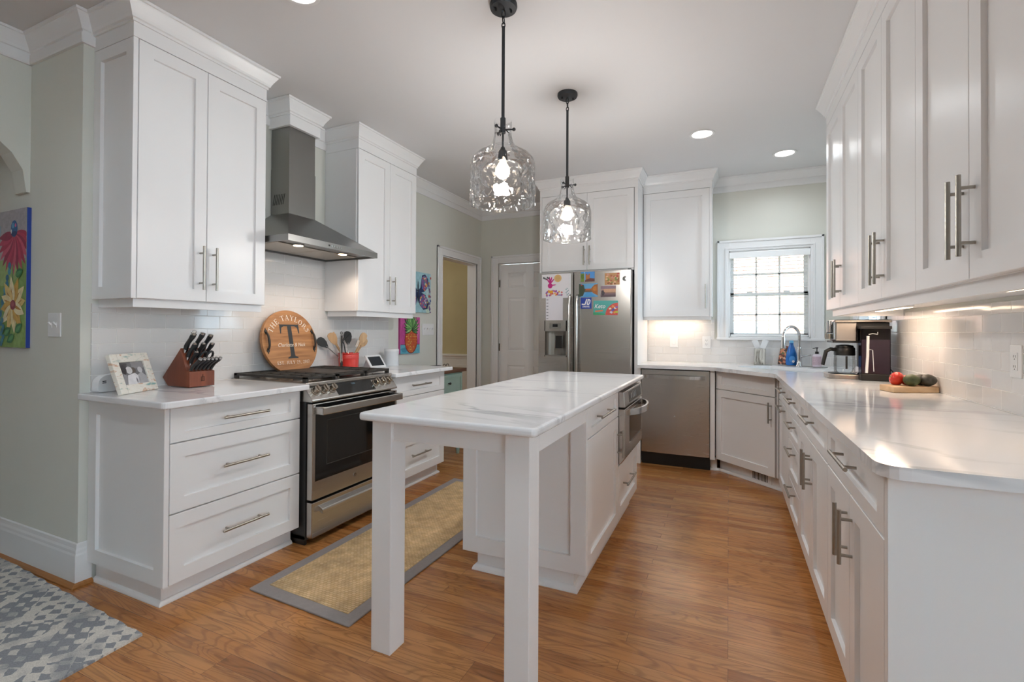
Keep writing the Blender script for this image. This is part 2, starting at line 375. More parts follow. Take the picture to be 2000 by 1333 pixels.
# serif capitals drawn as strokes: (x0, y0, x1, y1, weight) in a unit cell; True = serif at that end
def serif_glyph(ch):
    T, t = 0.15, 0.06
    g = {
     'T': (0.8, [(.4, 0, .4, 1, T), (.02, .96, .78, .96, t), (.04, .8, .04, .98, t), (.76, .8, .76, .98, t), (.25, .02, .55, .02, t)]),
     'H': (0.95, [(.17, 0, .17, 1, T), (.78, 0, .78, 1, T), (.17, .5, .78, .5, t)] + [(x-.14, y, x+.14, y, t) for x in (.17, .78) for y in (.02, .98)]),
     'E': (0.75, [(.17, 0, .17, 1, T), (.03, .97, .68, .97, t), (.03, .03, .7, .03, t), (.17, .5, .5, .5, t), (.67, .8, .67, .99, t), (.69, .01, .69, .22, t), (.5, .4, .5, .6, t)]),
     'A': (0.9, [(.45, 1, .14, 0, t), (.45, 1, .76, 0, T), (.26, .36, .65, .36, t), (.03, .02, .28, .02, t), (.6, .02, .9, .02, t)]),
     'Y': (0.9, [(.45, 0, .45, .48, T), (.14, 1, .45, .45, T), (.76, 1, .45, .45, t), (.01, .98, .3, .98, t), (.62, .98, .89, .98, t), (.3, .02, .6, .02, t)]),
     'L': (0.72, [(.17, 0, .17, 1, T), (.03, .98, .32, .98, t), (.03, .03, .67, .03, t), (.66, .01, .66, .25, t)]),
     'U': (0.9, [(.16, .22, .16, 1, T), (.74, .2, .74, 1, t), (.16, .22, .3, .04, T), (.3, .04, .6, .04, t), (.6, .04, .74, .22, t), (.02, .98, .3, .98, t), (.62, .98, .88, .98, t)]),
     'J': (0.55, [(.32, .15, .32, 1, T), (.18, .98, .47, .98, t), (.32, .15, .2, .0, t), (.2, .0, .05, .06, t), (.05, .06, .06, .18, T)]),
     'R': (0.9, [(.17, 0, .17, 1, T), (.03, .97, .5, .97, t), (.5, .97, .66, .76, T*.8), (.66, .76, .5, .53, T*.8), (.17, .52, .5, .52, t), (.45, .52, .82, .02, T), (.03, .02, .32, .02, t), (.72, .02, .9, .02, t)]),
     'S': (0.65, [(.55, .82, .53, .97, t), (.55, .85, .3, .98, t), (.3, .98, .12, .8, T*.7), (.12, .8, .5, .4, T), (.5, .4, .52, .2, T*.7), (.52, .2, .3, .02, t), (.3, .02, .08, .15, t), (.08, .02, .09, .25, t)]),
     'O': (0.9, [(.45+.33*math.cos(a), .5+.49*math.sin(a), .45+.33*math.cos(a+PI/6), .5+.49*math.sin(a+PI/6), t + (T-t)*abs(math.cos(a+PI/12))) for a in [i*PI/6 for i in range(12)]]),
     '.': (0.35, [(.17, .0, .17, .12, T)]), ',': (0.35, [(.17, .1, .1, -.14, T*.7)]), ' ': (0.45, []),
     '2': (0.65, [(.1, .74, .3, .98, t), (.3, .98, .52, .76, T*.8), (.52, .76, .08, .03, t), (.06, .04, .58, .04, T*.7)]),
     '9': (0.65, [(.3+.22*math.cos(a), .68+.29*math.sin(a), .3+.22*math.cos(a+PI/4), .68+.29*math.sin(a+PI/4), t*1.3) for a in [i*PI/4 for i in range(8)]] + [(.52, .68, .4, .1, T*.7), (.4, .1, .12, .05, t)]),
     '0': (0.65, [(.32+.23*math.cos(a), .5+.48*math.sin(a), .32+.23*math.cos(a+PI/4), .5+.48*math.sin(a+PI/4), t + (T-t)*.7*abs(math.cos(a+PI/8))) for a in [i*PI/4 for i in range(8)]]),
     '1': (0.45, [(.24, 0, .24, 1, T), (.08, .02, .4, .02, t), (.08, .84, .24, .98, t)]),
     '7': (0.6, [(.06, .95, .56, .95, T*.7), (.55, .95, .22, 0, T*.8), (.07, .8, .07, .97, t)]),
    }
    return g[ch]
def serif_text(mb, body, fr, size, u, v, n=0.001, arc=None, track=0.06):
    """arc = (cu, cv, radius, centre angle): letters follow a circle, else a straight line centred on u, v"""
    ws = [serif_glyph(c)[0] + track for c in body]; tot = sum(ws) * size; x = -tot / 2
    for c, w in zip(body, ws):
        for (x0, y0, x1, y1, wt) in serif_glyph(c)[1]:
            a, b = Vector((x0, y0)) * size, Vector((x1, y1)) * size; d = (b - a); d = d.normalized() if d.length > 1e-9 else Vector((0, 1)); pz = Vector((-d.y, d.x)) * wt * size * 0.5
            q = []
            for e in (a + pz, b + pz, b - pz, a - pz):
                if arc:
                    cu, cv, rad, a0 = arc; th = a0 - (x + w*size/2) / rad
                    ex, ey = e.x - w*size/2, e.y
                    q.append((cu + math.cos(th)*(rad + ey) + math.sin(th)*ex, cv + math.sin(th)*(rad + ey) - math.cos(th)*ex))
                else: q.append((u + x + e.x, v + e.y))
            mb.fpoly(fr, q, n)
        x += w * size
    return mb
# ---------------------------------------------------------------- joinery helpers
def shaker(name, fr, u0, u1, v0, v1, parent, st=0.06, rec=0.013, t=0.02, m=None, rail=None, handle=None, gap=0.0016):
    """a framed flat-panel front standing on frame fr (outer face at n = 0)"""
    rail = rail or st; u0 += gap; u1 -= gap; v0 += gap; v1 -= gap
    a = [(u0, v0), (u1, v0), (u1, v1), (u0, v1)]; b = [(u0+st, v0+rail), (u1-st, v0+rail), (u1-st, v1-rail), (u0+st, v1-rail)]
    e = 0.0006; c = [(u0+st+e, v0+rail+e), (u1-st-e, v0+rail+e), (u1-st-e, v1-rail-e), (u0+st+e, v1-rail-e)]
    mb = MB(); vs = [fr.p(u, v, -t) for u, v in a] + [fr.p(u, v, -0.0015) for u, v in a]
    f = 0.0015; a2 = [(u0+f, v0+f), (u1-f, v0+f), (u1-f, v1-f), (u0+f, v1-f)]
    vs += [fr.p(u, v, 0) for u, v in a2] + [fr.p(u, v, 0) for u, v in b] + [fr.p(u, v, -rec) for u, v in c]
    fs = [(3, 2, 1, 0)]
    for r in range(4):
        for i in range(4): j = (i+1) % 4; fs.append((r*4+i, r*4+j, r*4+4+j, r*4+4+i))
    fs.append((16, 17, 18, 19)); mb.add(vs, fs)
    o = mb.build(name, m or PAINT, parent)
    if handle: bar_pull(fr, handle, o)
    return o
def bar_pull(fr, h, parent, r=0.0062, off=0.034, m=None):
    """('v', u, v0, v1) or ('h', v, u0, u1): bar and two posts; posts set in from the ends"""
    k, c, a, b = h; mb = MB(); a, b = min(a, b), max(a, b); ins = min(0.035, (b-a) * 0.17)
    pt = (lambda s, n: fr.p(c, s, n)) if k == 'v' else (lambda s, n: fr.p(s, c, n))
    mb.cyl(pt(a, off), pt(b, off), r, seg=12)
    for s in (a + ins, b - ins): mb.cyl(pt(s, 0.0), pt(s, off), r * 0.78, seg=10)
    return mb.build('handle', m or NICKEL, parent, smooth=True)
CROWN = [(0, 2.640), (0.010, 2.640), (0.010, 2.652), (0.020, 2.656), (0.026, 2.668), (0.038, 2.684), (0.052, 2.700), (0.064, 2.714), (0.066, 2.720), (0.076, 2.722), (0.079, 2.7335), (0, 2.7335)]
def shoe(mb, path, side, h=0.022, w=0.016):
    mb.sweep(path, [(0, 0.0005), (w, 0.0005), (w, 0.006), (w*0.8, h*0.6), (w*0.35, h*0.92), (0, h)], side)
CROWN = [(d * .68, z) for d, z in CROWN]
CEILZ = 2.735
# ================================================================= THE ROOM
XL, XR, YB, YD, YA, XA = -2.82, 0.995, 5.15, 5.30, 1.235, -3.32
def slab(mb, z0, z1): return mb.box(-5.42, 1.13, -4.12, 5.29, z0, z1).box(1.13, 3.72, -4.12, 1.45, z0, z1).box(-5.42, -1.05, 5.29, 6.0, z0, z1)
struct(slab(MB(), -0.06, 0.0), 'floor', OAK)
struct(slab(MB(), CEILZ, CEILZ + 0.1), 'ceiling', CEIL)
DO = (4.39, 5.172, 0.0, 2.035)                       # cased opening in the left wall
wl = struct(wall(MB(), 'y', YA, 6.0, XL - 0.12, XL, 0, CEILZ, [DO]), 'wall_left', WALLP)
DD = (-2.575, -1.76, 0.0, 2.045)                     # panel door beside the refrigerator
struct(wall(MB(), 'x', XL, -1.05, YD, YD + 0.12, 0, CEILZ, [DD]), 'wall_back_left', WALLP)
WH = (0.005, 0.69, 1.165, 2.01)                      # sink window opening
wb = struct(wall(MB(), 'x', -1.05, XR + 0.12, YB, YB + 0.14, 0, CEILZ, [WH]), 'wall_back', WALLP)
WH2 = (4.16, 4.845, 1.165, 2.01)
wr = struct(wall(MB(), 'y', 1.33, YB, XR, XR + 0.14, 0, CEILZ, [WH2]), 'wall_right', WALLP)
struct(MB().box(-5.3, XL - 0.12, YA, YA + 0.12, 0, CEILZ), 'wall_front_left', WALLP)
# arched opening towards the hall on the left
ap = [(YA, CEILZ), (-2.2, CEILZ), (-2.2, 1.93)]
for i in range(25):
    a = PI * i / 24; ap.append((-0.44 - 1.66 * math.cos(a), 1.93 + 0.52 * math.sin(a) ** 0.75))
ap += [(YA, 1.93)]
struct(MB().prism(Fr((XA - 0.12, 0, 0), (0, 1, 0)), ap, 0, 0.12).box(XA - 0.12, XA, -4.0, -2.1, 0, CEILZ), 'wall_arch', WALLP)
struct(wall(MB(), 'x', -5.3, 3.72, -4.12, -4.0, 0, CEILZ, [(1.6, 2.4, 1.0, 2.4)]), 'wall_rear', WALLP)
struct(wall(MB(), 'y', -4.0, 1.33, 3.6, 3.72, 0, CEILZ, [(-2.2, -0.5, 0.9, 2.3)]), 'wall_rear_right', WALLP)
struct(MB().box(XR, 3.72, 1.33, 1.45, 0, CEILZ), 'wall_front_right', WALLP)
struct(MB().box(-5.42, -5.3, -4.12, 6.1, 0, CEILZ), 'wall_rear_left', WALLP)
# room seen through the cased opening
fw = struct(MB().box(-5.3, XL - 0.12, 5.9, 6.0, 0, CEILZ), 'wall_far_room', OLIVE)
rail = [(0, 0.80), (0.012, 0.80), (0.012, 0.825), (0.02, 0.83), (0.02, 0.85), (0.035, 0.862), (0.035, 0.88), (0, 0.89)]
mb = MB().sweep([(-5.3, 5.9), (-2.94, 5.9)], rail, 1); mb.box(-5.3, -2.94, 5.885, 5.9, 0, 0.80)
for x in (-4.9, -4.2, -3.5):
    for a, b2, c, d in ((x, x+.5, .25, .29), (x, x+.5, .70, .74)): mb.box(a, b2, 5.872, 5.885, c, d)
    for a in (x, x + .46): mb.box(a, a + .04, 5.872, 5.885, .29, .70)
struct(mb, 'trim_1', TRIM)
# ---- crown mouldings on bare wall
def wall_crown(name, path, side, band=True):
    mb = MB().sweep(path, CROWN, side)
    if band: mb.sweep(path, [(0, 2.592), (0.012, 2.592), (0.014, 2.60), (0.014, 2.640), (0, 2.640)], side)
    struct(mb, name, TRIM)
wall_crown('trim_2', [(-3.32, YA), (XL, YA), (XL, 1.277)], 1)
wall_crown('trim_3', [(XL, 1.975), (XL, 2.25)], 1)
wall_crown('trim_4', [(XL, 2.505), (XL, 2.745)], 1)
wall_crown('trim_5', [(XL, 3.47), (XL, YD), (-1.74, YD)], 1)
wall_crown('trim_6', [(-0.15, YB), (XR, YB), (XR, 3.73)], 1)
wall_crown('trim_7', [(XA, -2.0), (XA, YA)], 1)
# ---- baseboards
BB = [(0, 0), (0.016, 0), (0.016, 0.145), (0.013, 0.155), (0.013, 0.168), (0.009, 0.178), (0.007, 0.196), (0, 0.20)]
def baseboard(name, path, side, quarter=True):
    o = struct(MB().sweep(path, BB, side), name, TRIM)
    if quarter:
        m2 = MB(); shoe(m2, [(p[0], p[1]) for p in path], side, 0.024, 0.034)
        struct(m2, 'shoe_moulding', OAKTRIM, o)
OAKTRIM = wood('oak_trim', '#96602f', '#ad7440', 0, 0.35)
baseboard('baseboard_front_left', [(-5.3, YA), (XL, YA), (XL, 1.285)], 1)
baseboard('baseboard_left', [(XL, 3.6), (XL, 4.28)], 1)
baseboard('baseboard_back', [(XL, YD), (-2.69, YD)], 1)
# ---- casing of the left opening (part of door_1) and the panel door (door_2)
def casing_prof(mb, fr, u0, u1, v1, w=0.095, n=0.018):
    """side casings and head on frame fr, with a back band"""
    for (a, b, c, d) in ((u0 - w, u0, 0, v1 + w), (u1, u1 + w, 0, v1 + w), (u0, u1, v1, v1 + w)):
        mb.fbox(fr, a, b, c, d, 0, n * 0.7)
    for (a, b, c, d) in ((u0 - w, u0 - w + 0.022, 0, v1 + w), (u1 + w - 0.022, u1 + w, 0, v1 + w), (u0 - w, u1 + w, v1 + w - 0.022, v1 + w)):
        mb.fbox(fr, a, b, c, d, 0, n + 0.006)
    for (a, b, c, d) in ((u0 - 0.012, u0, 0, v1 + 0.012), (u1, u1 + 0.012, 0, v1 + 0.012), (u0, u1, v1, v1 + 0.012)):
        mb.fbox(fr, a, b, c, d, 0, n)
FL = Fr((XL, 0, 0), (0, 1, 0)); FBD = Fr((0, YD, 0), (1, 0, 0))
mb = MB(); casing_prof(mb, FL, DO[0], DO[1], DO[3])
mb.box(XL - 0.12, XL, DO[0] - 0.001, DO[0] + 0.012, 0, DO[3]).box(XL - 0.12, XL, DO[1] - 0.012, DO[1] + 0.001, 0, DO[3]).box(XL - 0.12, XL, DO[0], DO[1], DO[3] - 0.012, DO[3])
struct(mb, 'door_1', TRIM, bevel=0.002)
mb = MB(); casing_prof(mb, FBD, DD[0], DD[1], DD[3])
mb.box(DD[0], DD[0] + 0.012, YD - .002, YD + 0.12, 0, DD[3]).box(DD[1] - 0.012, DD[1], YD - .002, YD + 0.12, 0, DD[3]).box(DD[0], DD[1], YD - .002, YD + 0.12, DD[3] - 0.01, DD[3])
d2 = struct(mb, 'door_2', TRIM, bevel=0.002)
F2 = Fr((0, YD + 0.006, 0), (1, 0, 0)); x0, x1 = DD[0] + 0.015, DD[1] - 0.015
mb = MB(); w = x1 - x0; st = 0.11; mid = 0.10; pw = (w - 2*st - mid) / 2
cols = [(x0 + st, x0 + st + pw), (x1 - st - pw, x1 - st)]; rows = [(0.24, 0.80), (0.98, 1.62), (1.74, 1.93)]
mb.fbox(F2, x0, x1, 0.01, 2.03, -0.035, -0.012)
for a, b in ((x0, x0 + st), (x0 + st + pw, x1 - st - pw), (x1 - st, x1)): mb.fbox(F2, a, b, 0.01, 2.03, -0.03, 0)
for a, b in cols:
    for c, d in ((0.01, 0.24), (0.80, 0.98), (1.62, 1.74), (1.93, 2.03)): mb.fbox(F2, a, b, c, d, -0.03, 0)
    for c, d in rows:
        i = 0.035; q = [(a+.004, c+.004), (b-.004, c+.004), (b-.004, d-.004), (a+.004, d-.004)]; q2 = [(a+i, c+i), (b-i, c+i), (b-i, d-i), (a+i, d-i)]
        mb.add([F2.p(u, v, -0.012) for u, v in q] + [F2.p(u, v, -0.003) for u, v in q2], [(0, 1, 5, 4), (1, 2, 6, 5), (2, 3, 7, 6), (3, 0, 4, 7), (4, 5, 6, 7)])
struct(mb, 'door_leaf', TRIM, d2, bevel=0.0015)
HINGE = mat('aged_hinge_metal', '#6d665a', 0.45, 0.8)
for z in (0.25, 1.02, 1.80): struct(MB().cyl(F2.p(x0 - 0.004, z - 0.045, 0.006), F2.p(x0 - 0.004, z + 0.045, 0.006), 0.007).fbox(F2, x0 - .014, x0 + .004, z - .045, z + .045, -.001, .003), 'hinge', HINGE, d2)
struct(MB().lathe([(0.0, 0), (0.03, 0), (0.03, 0.006), (0.012, 0.01), (0.012, 0.03), (0.028, 0.042), (0.028, 0.058), (0.0, 0.066)], seg=20).xf(Matrix.Translation((x1 - 0.06, YD + 0.006, 0.93)) @ Matrix.Rotation(PI/2, 4, 'X')), 'door_knob', NICKEL, d2, smooth=True)
# ---- tile backsplashes, part of their walls
struct(MB().box(XL, XL + 0.008, 1.277, 1.992, 0.912, 1.345).box(XL, XL + 0.008, 1.992, 2.752, 0.90, 1.76).box(XL, XL + 0.008, 2.752, 3.50, 0.912, 1.345), 'tile_backsplash', TILEY, wl)
struct(MB().box(-0.766, XR - 0.008, YB - 0.008, YB, 0.912, 1.148).box(-0.766, -0.125, YB - 0.008, YB, 1.148, 1.345), 'tile_backsplash', TILEX, wb)
struct(MB().box(XR - 0.008, XR, 1.345, YB - 0.008, 0.912, 1.148).box(XR - 0.008, XR, 1.345, 4.03, 1.148, 1.345), 'tile_backsplash', TILEY, wr)
# ---- windows
VINYL = mat('window_vinyl', '#eff1f2', 0.35, var=0.01)
def slat_mat():
    m, t, b = nt('translucent_slat'); no = N(t, 'ShaderNodeTexNoise'); no.inputs['Scale'].default_value = 5.0
    r = ramp(t, [(0.3, lin('#eceeef')), (0.7, lin('#f1f2f3'))]); t.links.new(no.outputs['Fac'], r.inputs['Fac']); t.links.new(r.outputs['Color'], b.inputs['Base Color'])
    tr = N(t, 'ShaderNodeBsdfTranslucent'); t.links.new(r.outputs['Color'], tr.inputs[0]); mx = N(t, 'ShaderNodeMixShader'); mx.inputs[0].default_value = 0.5
    t.links.new(b.outputs[0], mx.inputs[1]); t.links.new(tr.outputs[0], mx.inputs[2]); t.links.new(mx.outputs[0], t.nodes['Material Output'].inputs[0]); return m
SLAT = slat_mat()
def window(name, fr, u0, u1, v0, v1, depth):
    mb = MB(); w = 0.105
    for (a, b, c, d) in ((u0 - w, u0, v0 - 0.005, v1 + w), (u1, u1 + w, v0 - 0.005, v1 + w), (u0, u1, v1, v1 + w)):
        mb.fbox(fr, a, b, c, d, 0, 0.014)
    for (a, b, c, d) in ((u0 - w, u0 - w + .02, v0 - .005, v1 + w), (u1 + w - .02, u1 + w, v0 - .005, v1 + w), (u0 - w, u1 + w, v1 + w - .02, v1 + w), (u0 - .035, u0 - .02, v0 - .005, v1 + .02), (u1 + .02, u1 + .035, v0 - .005, v1 + .02), (u0 - .035, u1 + .035, v1 + .02, v1 + .035)):
        mb.fbox(fr, a, b, c, d, 0, 0.022)
    for (a, b, c, d) in ((u0, u0 + .012, v0, v1), (u1 - .012, u1, v0, v1), (u0, u1, v1 - .012, v1), (u0, u1, v0, v0 + .012)):
        mb.fbox(fr, a, b, c, d, -depth, 0)
    mb.fbox(fr, u0 - w - .005, u1 + w + .005, v0 - 0.022, v0, -0.03, 0.03)
    o = struct(mb, name, TRIM, bevel=0.002)
    vm = (v0 + v1) / 2 + 0.015
    for k, (a, b, dn) in enumerate(((v0 + .012, vm, -0.075), (vm - 0.03, v1 - .012, -0.105))):
        m2 = MB(); e = 0.032
        for (p, q, c, d) in ((u0 + .012, u0 + .012 + e, a, b), (u1 - .012 - e, u1 - .012, a, b), (u0 + .012, u1 - .012, a, a + e), (u0 + .012, u1 - .012, b - e, b)):
            m2.fbox(fr, p, q, c, d, dn - .014, dn + .014)
        iw = (u1 - u0 - .024 - 2 * e) / 3
        for i in (1, 2): m2.fbox(fr, u0 + .012 + e + iw * i - .008, u0 + .012 + e + iw * i + .008, a, b, dn - .008, dn + .008)
        m2.fbox(fr, u0 + .012, u1 - .012, (a + b) / 2 - .008, (a + b) / 2 + .008, dn - .008, dn + .008)
        s = struct(m2, 'sash', VINYL, o)
        struct(MB().fbox(fr, u0 + .03, u1 - .03, a + .02, b - .02, dn - .002, dn + .001), 'pane', CLEAR, s)
        if k == 0:
            for t in (0.27, 0.73): struct(MB().fbox(fr, u0 + (u1-u0)*t - .025, u0 + (u1-u0)*t + .025, b, b + .012, dn - .012, dn + .018), 'sash_lock', VINYL, s, bevel=.003)
    return o
FB = Fr((0, YB, 0), (1, 0, 0)); FR = Fr((XR, 0, 0), (0, -1, 0))
window('window_1', FB, *WH, 0.14)
window('window_2', FR, -WH2[1], -WH2[0], WH2[2], WH2[3], 0.14)
f = Fr((0, -4.0, 0), (-1, 0, 0)); mb = MB()
for (a, b, c, d) in ((-2.4, -2.32, 1., 2.4), (-1.68, -1.6, 1., 2.4), (-2.4, -1.6, 1., 1.08), (-2.4, -1.6, 2.32, 2.4), (-2.03, -1.97, 1., 2.4), (-2.4, -1.6, 1.67, 1.72)): mb.fbox(f, a, b, c, d, -.09, -.05)
struct(mb, 'window_3', VINYL)
# ---- horizontal blind in the sink window
def blind(fr, u0, u1, v0, v1, label):
    mb = MB(); mb.fbox(fr, u0, u1, v1 - .05, v1, -.045, .012)
    mb.fbox(fr, u0 - .012, u1 + .012, v1 - .062, v1 - .004, .012, .022)
    t = thing('window_blind', label, 'window blind', fr.p((u0+u1)/2, v0, 0))
    mb.build('headrail', VINYL, t, bevel=.003)
    sl = MB(); z = v0 + .02; k = 0
    while z < v1 - .07:
        sl.fbox(fr.at(0, z), u0 + .004, u1 - .004, 0, .0018, -.040, -.010); z += 0.0345
    sl.build('slats', SLAT, t)
    MB().fbox(fr, u0 + .002, u1 - .002, v0, v0 + .016, -.048, -.002).build('bottom_rail', VINYL, t, bevel=.003)
    cd = MB()
    for a in (.12, .5, .88):
        u = u0 + (u1 - u0) * a
        for n in (-.049, -.001): cd.cyl(fr.p(u, v0 + .01, n), fr.p(u, v1 - .05, n), .0009, seg=5)
    cd.build('ladder_cords', VINYL, t)
    MB().cyl(fr.p(u0 + .05, v1 - .06, .004), fr.p(u0 + .05, v1 - .42, .008), .004, seg=8).build('tilt_wand', CLEAR, t)
blind(FB, WH[0] + .014, WH[1] - .014, WH[2] + .014, WH[3] - .013, 'white horizontal slat blind hanging in the window above the sink')
blind(FR, -WH2[1] + .014, -WH2[0] - .014, WH2[2] + .014, WH2[3] - .013, 'white slat blind in the second window, glimpsed below the right wall cabinets')
# ---- outside: the neighbour's brick wall and garden
def brick_mat():
    m, t, b = nt('neighbour_brick'); tc = N(t, 'ShaderNodeTexCoord'); se = N(t, 'ShaderNodeSeparateXYZ'); cb = N(t, 'ShaderNodeCombineXYZ')
    t.links.new(tc.outputs['Object'], se.inputs[0]); t.links.new(se.outputs[0], cb.inputs[0]); t.links.new(se.outputs[2], cb.inputs[1])
    br = N(t, 'ShaderNodeTexBrick')
    for k, v in (('Scale', 1.0), ('Mortar Size', 0.006), ('Brick Width', 0.21), ('Row Height', 0.072)): br.inputs[k].default_value = v
    br.inputs['Color1'].default_value = lin('#c98d76'); br.inputs['Color2'].default_value = lin('#b87a64'); br.inputs['Mortar'].default_value = lin('#cfc4ba')
    t.links.new(cb.outputs[0], br.inputs['Vector']); t.links.new(br.outputs['Color'], b.inputs['Base Color']); b.inputs['Roughness'].default_value = 0.9
    return m
nb = thing('neighbour_house', 'sunlit pinkish brick house wall seen through the sink window', 'house', (0.8, 9.0, 0))
MB().box(-3.5, 6.0, 9.0, 9.3, -0.4, 6.0).build('brick_wall', brick_mat(), nb)
for x in (0.26, 0.92):
    v = MB().box(x - .14, x + .14, 8.985, 9.0, 1.56, 1.69)
    for k in range(4): v.box(x - .11, x + .11, 8.975, 8.985, 1.58 + k*.025, 1.592 + k*.025)
    v.build('foundation_vent', VINYL, nb)
ac = thing('air_conditioner', 'white outdoor condenser unit with vertical grille against the brick wall', 'air conditioner', (0.15, 8.5, 0))
MB().box(-.22, .52, 8.3, 8.9, 0, 1.38).build('housing', mat('condenser_grey', '#c9d2d8', 0.5), ac, bevel=.02)
g = MB()
for k in range(14): g.box(-.2 + k*.052, -.185 + k*.052, 8.285, 8.3, .12, 1.25)
g.build('grille', mat('condenser_dark', '#8e9aa2', 0.5), ac)
struct(MB().box(-8, 9, 5.3, 12, -0.5, -0.1), 'ground_outside', mat('lawn', '#8fa070', 0.9, var=0.15))
# ================================================================= CABINETS
def carcass(t, boxes, name='carcass', m=None): 
    mb = MB()
    for b in boxes: mb.box(*b)
    return mb.build(name, m or PAINT, t, bevel=0.001, seg=1)
# ---- left run, base units (front faces +X)
XF = -2.21; FLB = Fr((XF, 0, 0), (0, 1, 0))
def left_base(label, y0, y1, near_panel):
    t = thing('base_cabinet', label, 'cabinet', (-2.5, (y0+y1)/2, 0), 'white drawer base cabinets either side of the range')
    ys = y0 + (0.022 if near_panel else 0.0)
    carcass(t, [(XL + .002, XF - .021, ys, y1, .103, .883)])
    if near_panel:
        shaker('end_panel', Fr((0, y0, 0), (1, 0, 0)), XL + .012, XF, .103, .883, t, st=.068, rec=.015, gap=0)
    tk = MB().box(XL + .02, XF - .072, ys + .012, y1, 0.0, .104).build('toe_kick', PAINT, t)
    m2 = MB(); path = [(XL + .02, ys + .012), (XF - .072, ys + .012), (XF - .072, y1)] if near_panel else [(XF - .072, y0), (XF - .072, y1), (XL + .1, y1)]
    shoe(m2, path, 1); m2.build('shoe_moulding', PAINT, tk)
    a = y0 + .0225 if near_panel else y0 + .004; b = y1 - .003; c = (a + b) / 2; h = .122
    for z0, z1, hz in ((.103, .409, .263), (.412, .719, .572), (.722, .876, .801)):
        shaker('drawer', FLB, a, b, z0, z1, t, st=.062, rail=.062 if z1 - z0 > .2 else .04, handle=('h', hz, c - h, c + h))
    return t
left_base('white three-drawer base cabinet with panelled end, nearest the hall, under the knife block', 1.266, 1.986, True)
left_base('white drawer base cabinet beyond the range, beside the teal chest', 2.756, 3.498, False)
def slab_top(name, pts, label, r=.02, z0=.884, z1=.914, bev=.010, group='white marble countertops'):
    mb = MB().prism(Fr((0, 0, 0), (1, 0, 0), (0, 1, 0)), rounded(pts, r), z0, z1)
    return solo(mb, name, MARBLE, label, 'countertop', group, bevel=bev, seg=3)
slab_top('countertop', [(XL + .009, 1.222), (-2.142, 1.222), (-2.142, 1.989), (XL + .009, 1.989)], 'white marble countertop left of the range, holding the knife block', [0, .03, .008, 0])
slab_top('countertop', [(XL + .009, 2.754), (-2.142, 2.754), (-2.142, 3.53), (XL + .009, 3.53)], 'white marble countertop beyond the range, holding the red crock', [0, .008, .02, 0])
# ---- left run, wall units
XU = -2.49; FLU = Fr((XU, 0, 0), (0, 1, 0)); UZ0, UZ1 = 1.364, 2.57
def frieze(t, path, side):
    MB().sweep(path, [(0, UZ1 + .002), (-.02, UZ1 + .002), (-.02, 2.734), (0, 2.734)], side).build('frieze', PAINT, t)
    MB().sweep(path, CROWN, side).build('crown_moulding', PAINT, t)
def wall_unit(label, y0, y1, ysplit, near_panel, group='white wall cabinets beside the range hood'):
    t = thing('wall_cabinet', label, 'cabinet', (-2.65, (y0+y1)/2, UZ0), group)
    p = .022 if near_panel else 0
    carcass(t, [(XL + .002, XU - .021, y0 + p, y1, UZ0, UZ1)])
    d0 = y0 + .003
    if near_panel:
        shaker('end_panel', Fr((0, y0, 0), (1, 0, 0)), XL + .003, XU, UZ0, UZ1, t, st=.058, rec=.015, gap=0)
        d0 = y0 + .0225
    shaker('door', FLU, d0, ysplit, UZ0, UZ1, t, st=.062, handle=('v', ysplit - .034, 1.425, 1.65))
    shaker('door', FLU, ysplit, y1, UZ0, UZ1, t, st=.062, handle=('v', ysplit + .034, 1.425, 1.65))
    MB().sweep([(XL + .012, y0 + .024), (XU - .03, y0 + .024), (XU - .03, y1)], [(0, 1.325), (-.02, 1.325), (-.02, UZ0), (0, UZ0)], 1).build('light_rail', PAINT, t)
    frieze(t, [(XL + .003, y0), (XU, y0), (XU, y1), (XL + .003, y1)], 1)
    return t
wall_unit('tall white two-door wall cabinet with panelled end, above the knife block', 1.277, 1.972, 1.624, True)
wall_unit('white two-door wall cabinet with plain side, beyond the range hood', 2.746, 3.467, 3.112, False)
# boxed chimney top
t = thing('hood_soffit', 'white crowned box at the ceiling that takes the range hood chimney', 'soffit', (-2.7, 2.377, 2.57))
MB().box(XL, -2.62, 2.25, 2.505, 2.57, 2.734).build('box', PAINT, t, bevel=.001)
MB().sweep([(XL, 2.25), (-2.62, 2.25), (-2.62, 2.505), (XL, 2.505)], CROWN, 1).build('crown_moulding', PAINT, t)
# ---- refrigerator surround and the unit over it (front faces -Y)
FBF = Fr((0, 4.534, 0), (1, 0, 0))
t = thing('refrigerator_cabinet', 'tall white surround with two-door cabinet over the refrigerator', 'cabinet', (-1.25, 4.85, 0))
carcass(t, [(-1.722, -.806, 4.556, 5.14, 1.80, UZ1)])
MB().box(-1.742, -1.722, 4.534, 5.28, 0, UZ1).build('side_panel', PAINT, t); MB().box(-.798, -.768, 4.534, 5.14, 0, UZ1).box(-.768, -.739, 4.534, 5.10, 0, .883).build('side_panel', PAINT, t)
for a, b, h in ((-1.720, -1.252, -1.279), (-1.252, -.802, -1.222)):
    shaker('door', FBF, a, b, 1.815, UZ1, t, st=.062, handle=('v', h, 1.863, 2.047))
frieze(t, [(-1.742, 5.28), (-1.742, 4.534), (-.768, 4.534), (-.768, 5.14)], 1)
